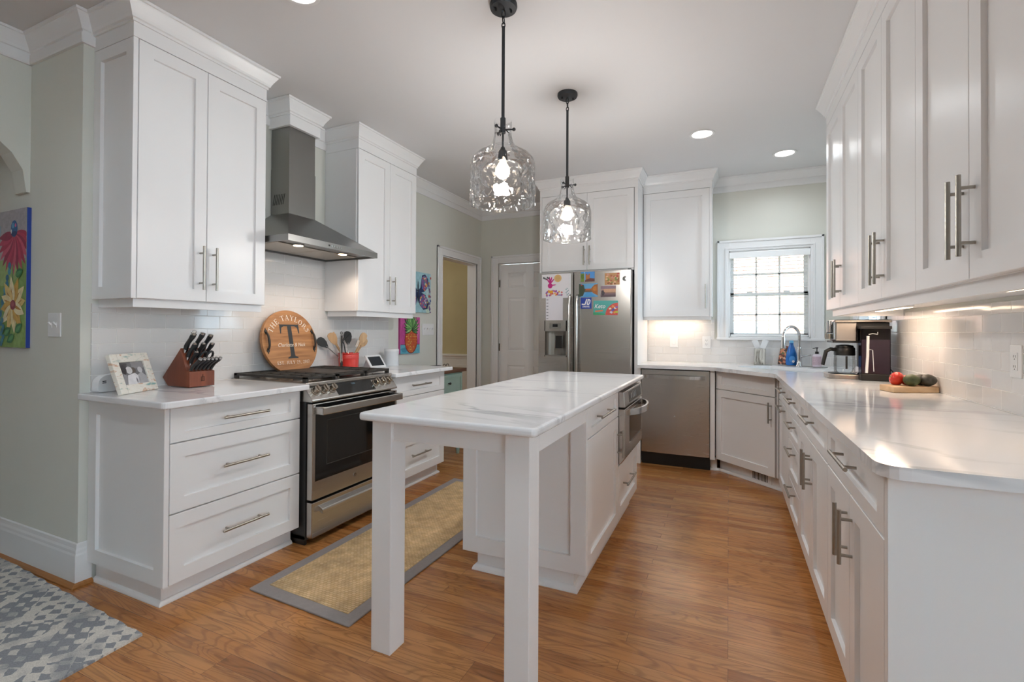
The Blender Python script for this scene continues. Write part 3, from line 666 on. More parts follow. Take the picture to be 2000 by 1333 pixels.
# ---- wall unit over the dishwasher
FBU = Fr((0, 4.822, 0), (1, 0, 0))
t = thing('wall_cabinet', 'white single-door wall cabinet over the dishwasher, left of the sink window', 'cabinet', (-.46, 5.0, UZ0))
carcass(t, [(-.766, -.140, 4.843, 5.148, UZ0, UZ1)])
MB().box(-.160, -.140, 4.822, 4.843, UZ0, UZ1).build('filler_strip', PAINT, t)
shaker('door', FBU, -.764, -.160, UZ0, UZ1, t, st=.066, handle=('v', -.193, 1.437, 1.665))
MB().sweep([(-.766, 4.846), (-.150, 4.846), (-.150, 5.13)], [(0, 1.334), (-.02, 1.334), (-.02, UZ0), (0, UZ0)], 1).build('light_rail', PAINT, t)
frieze(t, [(-.766, 4.822), (-.140, 4.822), (-.140, 5.148)], 1)
# ---- dishwasher bay fillers + angled sink base
t = thing('base_cabinet', 'white angled sink base cabinet with false drawer front between dishwasher and right run', 'cabinet', (.25, 4.55, 0))
P0, P1 = Vector((-.104, 4.585)), Vector((.334, 4.152)); du = (P1 - P0); Lw = du.length; du.normalize()
FS = Fr((P0.x, P0.y, 0), (du.x, du.y, 0))
carcass(t, [(-.144, -.106, 4.532, 5.14, .103, .883), (-.144, .98, 4.80, 5.14, .103, .70)])
MB().fbox(FS, 0, Lw, .103, .883, -.10, -.021).build('face_frame', PAINT, t)
shaker('drawer_front', FS, .004, Lw - .012, .722, .876, t, st=.062, rail=.04)
shaker('door', FS, .004, Lw - .012, .105, .719, t, st=.062, handle=('v', Lw - .045, .52, .68))
tk = MB().fbox(FS, -.02, Lw + .02, 0, .104, -.12, -.075).box(-.144, -.09, 4.60, 4.64, 0, .104).build('toe_kick', PAINT, t)
m2 = MB(); a, b, c = FS.p(0, 0, -.075), FS.p(Lw, 0, -.075), Vector((-.144, 4.60, 0))
shoe(m2, [(-.144, 4.60), (a.x - .012, 4.60 + 0*a.y), (b.x, b.y)], 1); m2.build('shoe_moulding', PAINT, tk)
# floor register let into the toe kick
t = thing('toe_kick_vent', 'white metal heating register in the toe kick below the sink cabinet', 'vent', FS.p(Lw*.56, .02, -.07))
MB().fbox(FS, Lw*.27, Lw*.84, .008, .098, -.075, -.066).build('plate', TRIM, t, bevel=.002)
v = MB()
for k in range(11): v.fbox(FS, Lw*.55 + k*.0135, Lw*.55 + k*.0135 + .007, .028, .085, -.067, -.0653)
v.build('open_louvres', mat('vent_dark', '#17181a', .8), t)
v = MB()
for k in range(11): v.fbox(FS, Lw*.30 + k*.0135, Lw*.30 + k*.0135 + .004, .028, .085, -.067, -.0645)
v.build('closed_louvres', TRIM, t)
# ---- right run, base units (front faces -X)
XQ = .345; FQ = Fr((XQ, 0, 0), (0, -1, 0))
def right_base(label, y0, y1, kind):
    t = thing('base_cabinet', label, 'cabinet', (.65, (y0+y1)/2, 0), 'white base cabinets of the right run')
    carcass(t, [(XQ + .021, XR - .01, y0, y1, .103, .883)])
    tk = MB().box(XQ + .075, XQ + .095, y0, y1, 0, .104).build('toe_kick', PAINT, t)
    m2 = MB(); shoe(m2, [(XQ + .075, y0), (XQ + .075, y1)], -1); m2.build('shoe_moulding', PAINT, tk)
    a, b = -y1 + .003, -y0 - .003; c = (a + b) / 2
    if kind == 'pair':
        shaker('drawer', FQ, a, b, .722, .876, t, st=.062, rail=.04, handle=('h', .82, c - .122, c + .122))
        shaker('door', FQ, a, c, .105, .719, t, st=.062, handle=('v', c - .034, .508, .675))
        shaker('door', FQ, c, b, .105, .719, t, st=.062, handle=('v', c + .034, .508, .675))
    elif kind == 'drawers':
        for z0, z1 in ((.105, .326), (.329, .562), (.565, .719), (.722, .876)):
            hz = {.105: .30, .329: .525, .565: .68, .722: .82}[z0]
            hz = min(hz, z1 - .03)
            shaker('drawer', FQ, a, b, z0, z1, t, st=.06, rail=.04 if z1 - z0 < .2 else .055, handle=('h', hz, c - .12, c + .12))
    else:
        shaker('drawer', FQ, a, b, .722, .876, t, st=.06, rail=.04, handle=('h', .82, c - .16, c + .16))
        shaker('door', FQ, a, b, .105, .719, t, st=.062, handle=('h', .695, c - .16, c + .16))
    return t
t = right_base('white base cabinet with panelled end at the near tip of the right run', 1.432, 2.165, 'pair')
shaker('end_panel', Fr((0, 1.41, 0), (1, 0, 0)), XQ, XR - .012, .0, .883, t, st=.072, rail=.07, rec=.016, gap=0)
right_base('white drawer and two-door base cabinet second from the near end of the right run', 2.165, 2.965, 'pair')
right_base('narrow white four-drawer base cabinet in the right run', 2.965, 3.455, 'drawers')
right_base('white pull-out base cabinet with a horizontal door handle, next to the sink base', 3.455, 4.08, 'pull')
# ---- L-shaped worktop with the sink opening
def counter_with_sink():
    outer = rounded([(-.766, YB - .009), (-.766, 4.498), (-.128, 4.498), (.318, 4.00), (.318, 1.362), (XR - .009, 1.362), (XR - .009, YB - .009)], [0, .004, .05, .05, .06, 0, 0])
    hole = [tuple((Matrix.Rotation(-PI/4, 2) @ Vector(p)) + Vector((.43, 4.62))) for p in rounded([(-.33, -.2), (.33, -.2), (.33, .2), (-.33, .2)], .06)]
    bm = bmesh.new(); es = []
    for lp in (outer, hole):
        vs = [bm.verts.new((x, y, .884)) for x, y in lp]
        es += [bm.edges.new((vs[i], vs[(i+1) % len(vs)])) for i in range(len(vs))]
    r = bmesh.ops.triangle_fill(bm, use_beauty=True, use_dissolve=False, edges=es)
    g = bmesh.ops.extrude_face_region(bm, geom=list(bm.faces))
    bmesh.ops.translate(bm, verts=[v for v in g['geom'] if isinstance(v, bmesh.types.BMVert)], vec=(0, 0, .03))
    bmesh.ops.recalc_face_normals(bm, faces=bm.faces)
    mb = MB(); bm.verts.index_update(); mb.add([v.co.copy() for v in bm.verts], [[v.index for v in f.verts] for f in bm.faces]); bm.free()
    return solo(mb, 'countertop', MARBLE, 'long L-shaped white marble countertop along the right wall and around the sink', 'countertop', 'white marble countertops', bevel=.010, seg=3)
counter_with_sink()
# ---- right run, wall units
XW = .589; FW = Fr((XW, 0, 0), (0, -1, 0))
def right_wall_unit(label, y0, y1, ends=''):
    t = thing('wall_cabinet', label, 'cabinet', (.8, (y0+y1)/2, UZ0), 'white wall cabinets on the right wall')
    carcass(t, [(XW + .021, XR - .002, y0, y1, UZ0, UZ1)])
    c = (y0 + y1) / 2
    shaker('door', FW, -y1, -c, UZ0, UZ1, t, st=.066, handle=('v', -c - .034, 1.424, 1.64))
    shaker('door', FW, -c, -y0, UZ0, UZ1, t, st=.066, handle=('v', -c + .034, 1.424, 1.64))
    path = [(XW + .03, y0), (XW + .03, y1 - (.03 if 'f' in ends else 0))]
    if 'f' in ends: path += [(XR - .012, y1 - .03)]
    MB().sweep(path, [(0, 1.325), (-.02, 1.325), (-.02, UZ0), (0, UZ0)], -1).build('light_rail', PAINT, t)
    fp = [(XW, y0), (XW, y1)] + ([(XR - .003, y1)] if 'f' in ends else [])
    frieze(t, fp, -1)
    return t
right_wall_unit('white two-door wall cabinet at the far end of the right wall, by the window', 2.882, 3.728, 'f')
right_wall_unit('white two-door wall cabinet in the middle of the right wall', 2.078, 2.882)
right_wall_unit('white two-door wall cabinet closest to the viewer on the right wall', 1.272, 2.078)
# ---- island
XI = -.588; t = thing('kitchen_island', 'white kitchen island cabinet with two square posts under a marble top', 'kitchen island', (-.91, 2.4, 0))
YI0, YI1, XI0 = 2.13, 3.46, -1.232
carcass(t, [(XI0 + .002, XI - .021, YI0 + .022, YI1, .105, .884)])
shaker('end_panel', Fr((0, YI0, 0), (1, 0, 0)), XI0, XI, .105, .884, t, st=.075, rail=.08, rec=.015, gap=0)
tk = MB().box(XI0 + .06, XI - .072, YI0 + .05, YI1 - .02, 0, .106).build('toe_kick', PAINT, t)
m2 = MB(); shoe(m2, [(XI0 + .06, YI1 - .02), (XI0 + .06, YI0 + .05), (XI - .072, YI0 + .05), (XI - .072, YI1 - .02)], 1, .03, .022); m2.build('shoe_moulding', PAINT, tk)
FI = Fr((XI, 0, 0), (0, 1, 0))
shaker('drawer', FI, YI0 + .0215, 2.828, .722, .876, t, st=.062, rail=.04, handle=('h', .803, 2.29, 2.58))
shaker('door', FI, YI0 + .0215, 2.828, .107, .719, t, st=.062, handle=('v', 2.80, .49, .645))
shaker('drawer', FI, 2.832, YI1 - .004, .107, .425, t, st=.062, handle=('h', .29, 2.94, 3.22))
for x in (-1.243, -.682): MB().box(x, x + .09, 1.456, 1.544, 0, .884).build('leg', PAINT, t, bevel=.0025)
MB().box(-1.153, -.682, 1.470, 1.49, .806, .884).build('apron', PAINT, t, bevel=.001)
for x in (-1.225, -.614): MB().box(x, x + .022, 1.544, YI0 + .002, .806, .884).build('apron', PAINT, t, bevel=.001)
slab_top('countertop', [(-1.262, 1.395), (-.548, 1.395), (-.548, 3.50), (-1.262, 3.50)], 'white veined marble top of the kitchen island', [.022]*4)
# ================================================================= APPLIANCES
# ---- gas range
t = thing('gas_range', 'stainless slide-in gas range with black oven glass and front knobs', 'range', (-2.45, 2.371, 0))
y0, y1, xd = 1.993, 2.749, -2.128; yc = (y0 + y1) / 2
MB().box(XL + .01, -2.18, y0 + .004, y1 - .004, .03, .898).build('body', DARKG, t)
MB().box(XL + .01, -2.175, y0 - .001, y1 + .001, .898, .919).build('cooktop', STEELH, t, bevel=.003)
MB().prism(Fr((0, y1, 0), (1, 0, 0)), [(-2.235, .919), (-2.205, .919), (xd, .824), (xd, .812), (-2.235, .812)], 0, y1 - y0).build('control_panel', STEELH, t, bevel=.003)
FC = Fr((xd, 0, .824), (0, 1, 0), (-.077, 0, .095))
dp = MB().fbox(FC, 2.20, 2.53, .008, .112, -.002, .002).build('display', BGLASS, t, bevel=.001)
mb = MB(); text_faces(mb, '12:06', FC, .016, 2.36, .075, .0025); mb.build('clock_digits', mat('display_digits', '#6c8796', .5, emit='#7ea0b0', estr=.15), dp, fix=False)
KN = mat('knob_metal', '#b7afa4', .22, 1.0, var=.05)
for y in (2.045, 2.108, 2.172, 2.562, 2.622, 2.684):
    k = MB().cyl(FC.p(y, .055, 0), FC.p(y, .055, .008), .027, .025, 24).cyl(FC.p(y, .055, .008), FC.p(y, .055, .034), .022, .0195, 24).build('knob', KN, t, bevel=.0015)
    MB().fbox(FC, y - .004, y + .004, .036, .074, .034, .041).build('grip', KN, k, bevel=.0015)
    MB().fbox(FC, y - .006, y + .006, .096, .104, -.001, .0012).build('knob_mark', mat('grey_ink', '#5e6468', .6), t)
FD = Fr((xd, 0, 0), (0, 1, 0))
d = MB().fbox(FD, y0 + .003, y1 - .003, .258, .802, -.042, 0).build('oven_door', STEELH, t, bevel=.004)
w = MB().fbox(FD, y0 + .024, y1 - .024, .362, .798, -.004, .0012); w.build('door_glass', BGLASS, d, bevel=.001)
w = MB()
for a, b, c, e in ((2.10, 2.104, .44, .70), (2.62, 2.624, .44, .70), (2.10, 2.624, .44, .4435), (2.10, 2.624, .6965, .70)): w.fbox(FD, a, b, c, e, .0012, .0016)
w.build('inner_window', mat('window_line', '#3b3b39', .4), d)
MB().fbox(FD, y0 + .02, y1 - .02, .742, .786, .052, .066).fbox(FD, y0 + .02, y0 + .044, .742, .786, 0, .06).fbox(FD, y1 - .044, y1 - .02, .742, .786, 0, .06).build('handle', STEELH, d, bevel=.005)
bd = MB().cyl(FD.p(2.333, .318, 0), FD.p(2.333, .318, .002), .014, seg=24); bd.build('badge', CHROME, d, bevel=.0008)
MB().tube([FD.p(2.333 + .0085*math.cos(a), .318 + .0085*math.sin(a), .0022) for a in [k*PI/8 for k in range(13)]], .0012, 6).build('badge_mark', DARKG, d)
d = MB().fbox(FD, y0 + .003, y1 - .003, .046, .245, -.042, 0).build('warming_drawer', STEELH, t, bevel=.004)
MB().prism(Fr((0, y1 - .05, 0), (1, 0, 0)), [(xd - .002, .222), (xd + .030, .206), (xd + .034, .198), (xd + .034, .178), (xd + .028, .178), (xd - .002, .190)], 0, y1 - y0 - .10).build('scoop_handle', STEELH, d, bevel=.002)
for y in (y0 + .05, y1 - .05):
    for x in (-2.25, -2.70): MB().cyl((x, y, 0), (x, y, .035), .022, seg=12).build('foot', BLACKP, t)
MB().box(-2.30, -2.21, y0 + .006, y1 - .006, .012, .034).build('kick_plate', BLACKP, t)
MB().box(-2.33, -2.185, y0 + .004, y0 + .020, .0, .05).build('levelling_leg', BLACKP, t)
# burners and grates
for bx, by, r in ((-2.34, 2.12, .045), (-2.64, 2.12, .036), (-2.34, 2.62, .045), (-2.64, 2.62, .036), (-2.48, 2.371, .05)):
    b = MB().lathe([(0, .919), (r + .012, .919), (r + .010, .928), (0, .929)], (bx, by, 0), 24).build('burner_base', mat('burner_alloy', '#9b938a', .35, .9), t, smooth=True)
    MB().lathe([(0, .929), (r, .929), (r, .935), (r - .006, .937), (0, .937)], (bx, by, 0), 24).build('burner_cap', IRON, b, smooth=True)
def grate(ya, yb, center=False):
    g = MB(); xa, xb = -2.80, -2.19; z0, z1 = .936, .951; q = .011
    g.box(xa, xb, ya, ya + q, z0, z1).box(xa, xb, yb - q, yb, z0, z1).box(xa, xa + q, ya, yb, z0, z1).box(xb - q, xb, ya, yb, z0, z1)
    n = 7 if not center else 4
    for i in range(1, n):
        x = xa + (xb - xa) * i / n; g.box(x - .005, x + .005, ya, yb, z0 + .002, z1)
    ym = (ya + yb) / 2; g.box(xa, xb, ym - .005, ym + .005, z0, z1)
    for x in (xa, xb - .03):
        for y in (ya, yb - .016): g.box(x, x + .03, y, y + .016, .9185, z1)
    if center: g.box(xa + .04, xb - .06, ya + .012, yb - .012, .940, .9525)
    return g.build('grate', IRON, t, bevel=.002, seg=1)
grate(2.004, 2.243); grate(2.248, 2.494, True); grate(2.499, 2.738)
# ---- range hood
t = thing('range_hood', 'stainless chimney range hood with lit underside above the range', 'range hood', (-2.57, 2.371, 1.742))
hx, hy0, hy1 = -2.318, 1.985, 2.757; z0, z1 = 1.742, 1.779
cb = (XL + .009, -2.642, 2.265, 2.487)
m = MB()
a = [(XL + .009, hy0, z1), (hx, hy0, z1), (hx, hy1, z1), (XL + .009, hy1, z1)]; b = [(cb[0], cb[2], 1.992), (cb[1], cb[2], 1.992), (cb[1], cb[3], 1.992), (cb[0], cb[3], 1.992)]
l = [(x, y, z0) for x, y, _ in a]; i = [(XL + .02, hy0 + .012, z0), (hx - .012, hy0 + .012, z0), (hx - .012, hy1 - .012, z0), (XL + .02, hy1 - .012, z0)]; u = [(x, y, z0 + .012) for x, y, _ in i]
fs = []
for r in range(4): fs += [(r*4 + k, r*4 + (k+1) % 4, r*4 + 4 + (k+1) % 4, r*4 + 4 + k) for k in range(4)]
m.add(b + a + l + i + u, fs + [(16, 17, 18, 19)]).build('canopy', STEELD, t)
MB().box(cb[0], cb[1], cb[2], cb[3], 1.985, 2.30).build('chimney', STEELD, t, bevel=.0015)
MB().box(cb[0], cb[1] - .003, cb[2] + .003, cb[3] - .003, 2.30, 2.572).build('upper_chimney', STEELD, t, bevel=.0015)
v = MB(); f = Fr((0, cb[2], 0), (1, 0, 0))
for k in range(7):
    u0 = cb[0] + .018 + k * .0155
    v.fpoly(f, [(u0, 2.055), (u0 + .007, 2.055), (u0 + .024, 2.125), (u0 + .017, 2.125)], .0006)
v.build('side_louvres', BLACKP, t)
FM = mat('filter_mesh', '#b9b0a4', .38, .9, var=.1, scale=200)
for a, b in ((hy0 + .05, 2.366), (2.376, hy1 - .05)): MB().box(XL + .06, hx - .15, a, b, z0 + .006, z0 + .0115).build('grease_filter', FM, t, bevel=.002)
LAMP = mat('warm_lamp', '#fff4e6', .3, emit='#ffdcb8', estr=14)
for y in (2.168, 2.545):
    l = MB().cyl((-2.445, y, z0 + .011), (-2.445, y, z0 + .004), .036, seg=24).build('lamp_ring', CHROME, t)
    MB().cyl((-2.445, y, z0 + .004), (-2.445, y, z0 + .0025), .028, seg=24).build('lamp_lens', LAMP, l)
fh = Fr((hx, 0, 0), (0, 1, 0)); bt = MB().fbox(fh, 2.292, 2.302, z0 + .013, z0 + .024, 0, .002)
bt.build('indicator', BLACKP, t)
for k in range(5): MB().cyl(fh.p(2.318 + k*.021, z0 + .018, 0), fh.p(2.318 + k*.021, z0 + .018, .003), .006, seg=14).build('button', CHROME, t)
def spot(name, loc, power, angle, color, blend=.6, size=.03):
    l = bpy.data.lights.new(name, 'SPOT'); l.energy = power; l.spot_size = math.radians(angle); l.spot_blend = blend; l.color = color; l.shadow_soft_size = size
    o = bpy.data.objects.new(name, l); COL.objects.link(o); o.location = loc
WARM = (1.0, .80, .62)
for y in (2.168, 2.545): spot('hood_lamp_light', (-2.445, y, 1.735), 5.0, 140, WARM)
# ---- refrigerator
t = thing('refrigerator', 'stainless side-by-side refrigerator with ice dispenser, papers and magnets on it', 'refrigerator', (-1.256, 4.8, 0))
fx0, fx1, fy, xg = -1.708, -.808, 4.42, -1.352
MB().box(fx0 + .004, fx1 - .004, 4.515, 5.12, .02, 1.775).build('body', DARKG, t, bevel=.004)
MB().box(fx0 + .02, fx1 - .02, 4.50, 4.53, .005, .075).build('base_grille', BLACKP, t)
FF = Fr((0, fy, 0), (1, 0, 0))
dx0, dx1, dz0, dz1 = -1.645, -1.418, .972, 1.323
dl = MB()
for a, b, c, e in ((fx0, dx0, .08, 1.79), (dx1, xg - .004, .08, 1.79), (dx0, dx1, .08, dz0), (dx0, dx1, dz1, 1.79)): dl.fbox(FF, a, b, c, e, -.07, 0)
dl = dl.build('freezer_door', STEELX, t)
dr = MB().fbox(FF, xg + .004, fx1, .08, 1.79, -.07, 0).build('fridge_door', STEELX, t, bevel=.006)
MB().fbox(FF, fx1 - .035, fx1 - .005, 1.775, 1.80, -.09, -.02).build('hinge_cover', DARKG, t, bevel=.003)
STEELB = mat('bright_steel', '#c3c0bb', .2, 1.0, var=.03)
for u, p in ((xg - .030, dl), (xg + .044, dr)):
    MB().tube([FF.p(u, z, n) for z, n in ((.50, .0), (.515, .034), (.60, .050), (1.05, .056), (1.45, .050), (1.55, .034), (1.565, .0))], [.013, .015, .016, .016, .016, .015, .013], 14).build('handle', STEELB, p, smooth=True)
ds = MB()
for a, b, c, e in ((dx0, dx0 + .008, dz0, dz1), (dx1 - .008, dx1, dz0, dz1), (dx0, dx1, dz0, dz0 + .012), (dx0, dx1, 1.222, dz1)): ds.fbox(FF, a, b, c, e, -.04, .004)
ds = ds.build('dispenser', STEELB, dl)
cv = MB(); N_ = 10
for k in range(N_):
    a0, a1 = PI*k/N_, PI*(k+1)/N_; um = (dx0 + dx1)/2; hw = (dx1 - dx0)/2 - .008
    cv.add([FF.p(um - hw*math.cos(a), z, -.005 - .055*math.sin(a)) for a in (a0, a1) for z in (dz0 + .012, 1.222)], [(0, 2, 3, 1)])
cv.fbox(FF, dx0 + .008, dx1 - .008, dz0 + .010, dz0 + .014, -.06, 0).fbox(FF, dx0 + .008, dx1 - .008, 1.215, 1.224, -.06, 0)
cv.build('dispenser_recess', mat('recess_grey', '#8a8781', .35, .8), ds, fix=False)
MB().fbox(FF, -1.592, -1.478, 1.248, 1.296, .004, .0055).build('dispenser_screen', mat('lcd_grey', '#777671', .4), ds)
MB().fbox(FF, -1.560, -1.508, 1.262, 1.288, .0055, .0062).build('lcd', BGLASS, ds)
MB().fbox(FF.at(-1.505, 1.12), -.035, .035, -.065, .055, -.03, -.022).build('paddle', BLACKP, ds, bevel=.006)
MB().tube([FF.p(-1.505 + a, 1.12 + b, -.018) for a, b in ((-.036, -.066), (.036, -.066), (.036, .056), (-.036, .056))], .0025, 6, True).build('paddle_rim', CHROME, ds)
bd = MB().lathe([(0, 0), (.024, 0), (.024, .002), (0, .003)], seg=24).xf(Matrix.Translation(FF.p(-.862, 1.706, 0)) @ Matrix.Rotation(PI/2, 4, 'X')); bd.build('badge', CHROME, dr, smooth=True)
# papers and magnets on the doors: each lies on the door, each a thing
def sheet(name, u0, u1, v0, v1, base, label, cat, shapes=(), n0=.0005, th=.0012, group='pictures and papers on the refrigerator', extra=None, tilt=0.0):
    """a flat sheet; shapes = (colour name/hex, polygon in 0..1 sheet units)"""
    um, vm = (u0+u1)/2, (v0+v1)/2; ca, sa = math.cos(tilt), math.sin(tilt)
    f = Fr(FF.p(um, vm, n0), FF.U * ca + FF.V * sa, FF.V * ca - FF.U * sa); w, h = u1-u0, v1-v0
    mb = MB().fbox(f, -w/2, w/2, -h/2, h/2, 0, th); ms = [mat('ink_' + base, base, .45, var=.02)]; ix = {}
    for k, (c, pts) in enumerate(shapes):
        if c not in ix: ix[c] = len(ms); ms.append(mat('ink_' + c, c, .45, var=.08, scale=90))
        mb.mat(ix[c]).fpoly(f, [((x - .5) * w, (y - .5) * h) for x, y in pts], th + .0001 * (k + 1) * .6)
    if extra: extra(mb, f, w, h, ms)
    return solo(mb, name, ms, label, cat, group, fix=False)
def rc(a, b, c, d): return [(a, b), (c, b), (c, d), (a, d)]
def ov(cx, cy, rx, ry, n=12, rot=0): return [(cx + rx*math.cos(2*PI*k/n)*math.cos(rot) - ry*math.sin(2*PI*k/n)*math.sin(rot), cy + rx*math.cos(2*PI*k/n)*math.sin(rot) + ry*math.sin(2*PI*k/n)*math.cos(rot)) for k in range(n)]
def blob(cx, cy, rx, ry, n=11): return [(cx + rx*(.65 + .5*R.random())*math.cos(2*PI*k/n), cy + ry*(.65 + .5*R.random())*math.sin(2*PI*k/n)) for k in range(n)]
sh = [('#c0267f', ov(.29, .52, .085, .11))] + [('#c0267f', ov(.29 + .13*math.cos(a), .52 + (.10 + l)*math.sin(a), l, .025, 10, a)) for a, l in ((1.0, .12), (1.35, .14), (1.68, .14), (2.05, .12), (.15, .08))]
sh += [('#55585c', blob(.06 + .045*k, .86 - .03*(k % 3), .035, .045)) for k in range(5)]
for k in range(26):
    sh.append((R.choice(['#d9482f', '#e08a2c', '#c2305e', '#e6a93c', '#9a5aa8', '#d0605a']), blob(.16 + .55*R.random(), .10 + .22*R.random(), .035, .045)))
sh += [('#e0a12e', blob(.33, .26, .09, .07)), ('#8f8fb8', blob(.62, .12, .10, .03))] + [('#2e7f86', ov(.88 + .04*math.sin(k*2.1), .12 + .045*k, .03, .012, 8, k)) for k in range(7)]
sheet('child_drawing', -1.674, -1.378, 1.542, 1.776, '#e3e3e8', "child's painting with a pink handprint and orange flowers on the freezer door", 'drawing', sh)
sh = [('#4f5460', rc(.04, .06 + .139*k, .15, .085 + .139*k)) for k in range(7)]
sheet('notepad', -1.632, -1.456, 1.326, 1.546, '#e2e2ea', 'white weekly notepad sheet below the pink handprint painting', 'notepad', sh, n0=.0028)
c_ = [('#bf9a63', ov(.5, .5, .42, .045, 12)), ('#bf9a63', ov(.5, .68, .36, .03, 12)), ('#bf9a63', ov(.5, .32, .36, .03, 12))]
mb = MB().cyl(FF.p(-1.508, 1.734, .0028), FF.p(-1.508, 1.734, .006), .037, seg=28)
mb.mat(1)
for k in range(5): mb.fbox(FF, -1.508 - .026 + .004*abs(k-2), -1.508 + .026 - .004*abs(k-2), 1.714 + k*.010, 1.717 + k*.010, .006, .0063)
solo(mb, 'round_magnet', [mat('magnet_tan', '#d3b27a', .5), mat('magnet_ink', '#b08a52', .5)], 'round tan wooden magnet holding the handprint painting', 'magnet', 'magnets on the refrigerator')
sky = '#4d8fd0'
sheet('postcard', -1.281, -1.146, 1.690, 1.783, sky, 'postcard of a red brick tower under blue sky, top of the right-hand door', 'postcard', [('#6f8a3e', rc(0, .0, .28, .85)), ('#587530', blob(.14, .5, .12, .3)), ('#b0703f', rc(.36, .1, .66, .68)), ('#9c5c34', rc(.36, .68, .46, .8)), ('#9c5c34', rc(.56, .68, .66, .8)), ('#6a3f3a', [(.3, 0), (1, 0), (1, .3), (.7, .36), (.3, .15)]), ('#e3e3e0', rc(.27, 0, .29, 1))])
sheet('postcard', -1.297, -1.116, 1.545, 1.672, '#63a3cf', 'largest postcard, a blue river between autumn trees', 'postcard', [('#6d5a46', rc(0, .36, 1, .62)), ('#3c4a38', [(0, 0), (.22, .1), (.32, .5), (.26, .9), (0, 1)]), ('#a0622e', [(1, .1), (.74, .3), (.62, .6), (.82, .9), (1, .95)]), ('#b9762f', blob(.85, .6, .12, .2)), ('#b05a34', rc(.36, .5, .62, .62)), ('#4796cf', [(.25, 0), (.9, 0), (.62, .36), (.40, .36)]), ('#c04a4a', blob(.14, .9, .05, .06))])
sheet('postcard', -1.050, -.911, 1.652, 1.763, '#b98a58', 'postcard of reddish autumn leaves in the top right corner', 'postcard', [(R.choice(['#8f5b36', '#a9623f', '#7d8a44', '#c98b78', '#b5503f', '#d7b088']), blob(R.random()*.84+.08, R.random()*.84+.08, .09, .09)) for _ in range(34)])
sheet('postcard', -1.088, -.947, 1.541, 1.645, '#a4877f', 'dusky sunset postcard below the autumn leaves card', 'postcard', [('#8d7682', rc(0, .72, 1, 1)), ('#c69a7c', rc(.2, .42, 1, .72)), ('#7a6068', rc(0, .2, 1, .32)), ('#5b4b52', rc(0, 0, 1, .2)), ('#453c42', blob(.14, .38, .13, .3)), ('#8f6f60', rc(.3, .32, 1, .42))])
def dlogo(mb, f, w, h, ms):
    ms.append(mat('ink_white', '#e9eaee', .45)); mb.mat(len(ms) - 1); n = .0018
    for p in ([(-.12, -.02), (.02, .38), (.14, .38), (.0, -.10)], [(.02, .38), (.10, .38), (.10, .30), (.04, .30)]): mb.fpoly(f, [(x*w, y*h) for x, y in p], n)
    oo = [(.06, -.16), (.18, .38), (.34, .36), (.42, .22), (.38, .0), (.28, -.16)]; ii = [(.18, -.06), (.26, .27), (.32, .20), (.30, .05), (.25, -.06)]
    for k in range(6):
        a, b = oo[k], oo[(k+1) % 6]; c, d = ii[min(k, 4)], ii[(k+1) % 6 if k < 4 else 0]; mb.fpoly(f, [(x*w, y*h) for x, y in (a, b, d, c)], n)
    mb.fpoly(f, [(x*w, y*h) for x, y in ((-.40, -.16), (-.06, -.16), (.0, -.04), (-.26, -.06), (-.38, -.02))], n)
    text_faces(mb, 'DREXEL', f, h*.20, 0, -h*.32, n, bold=.0006, shear=.25, sx=.95)
sheet('square_magnet', -1.281, -1.175, 1.434, 1.540, '#1d3f9c', 'dark blue square magnet with a white slanted letter logo', 'magnet', (), th=.0016, group='magnets on the refrigerator', extra=dlogo)
def keto(mb, f, w, h, ms):
    ms += [mat('ink_white', '#e9eaee', .45), mat('ink_cap', '#d97a55', .45)]; mb.mat(len(ms) - 2)
    text_faces(mb, 'Keto', f, h*.42, -w*.24, h*.10, .0030, bold=.0004, shear=.3, sx=.9)
    mb.mat(len(ms) - 1); mb.fpoly(f, [(-.42*w, -.20*h), (-.10*w, -.14*h), (-.10*w, -.24*h), (-.42*w, -.30*h)], .0029)
arc = [(.5 + .5*1.0, 0)] ; wedge = [(1, 0), (.50, 0)] + [(1 - .50*math.cos(a), .86*math.sin(a)) for a in [k*PI/16 for k in range(1, 9)]]
sh = [('#c9524a', wedge), ('#3fa070', [(0, 0), (.5, 0), (.5, .08), (0, .2)])] + [(c, blob(x, y, .06, .09)) for c, x, y in (('#e8ddc0', .68, .45), ('#d9a23c', .88, .2), ('#6f5cae', .78, .32), ('#e5dfd2', .9, .5), ('#4d5a9e', .82, .4), ('#8a5aa0', .95, .55), ('#b7c04a', .96, .22), ('#e08d4c', .8, .6), ('#c7cfd8', .74, .2))]
sheet('magnet_card', -1.157, -.927, 1.372, 1.507, '#4fa9a2', 'wide teal and red card with white script lettering on the refrigerator', 'card', sh, extra=keto, tilt=-.02)
# ---- dishwasher
t = thing('dishwasher', 'stainless dishwasher with bowed bar handle between refrigerator and sink base', 'dishwasher', (-.44, 4.8, 0))
MB().box(-.735, -.146, 4.56, 5.10, .03, .882).build('tub', BLACKP, t)
FDW = Fr((0, 4.528, 0), (1, 0, 0)); p = MB(); n = 14
for k in range(n):
    u0, u1 = -.730 + .580*k/n, -.730 + .580*(k+1)/n; g = lambda u: -.004 + .004*math.sin(PI*(u + .730)/.58)
    p.add([FDW.p(u, z, nn) for u, e in ((u0, g(u0)), (u1, g(u1))) for z in (.118, .872) for nn in (-.03, e)], [(1, 5, 7, 3), (0, 2, 6, 4), (2, 3, 7, 6), (0, 4, 5, 1)] + ([(0, 1, 3, 2)] if k == 0 else []) + ([(4, 6, 7, 5)] if k == n-1 else []))
p = p.build('door', STEELX, t, smooth=True)
h = [FDW.p(-.705 + .525*k/12, .812 - .018*math.sin(PI*k/12)*0, .010 + .040*math.sin(PI*k/12)**.5) for k in range(13)]
hb = MB()
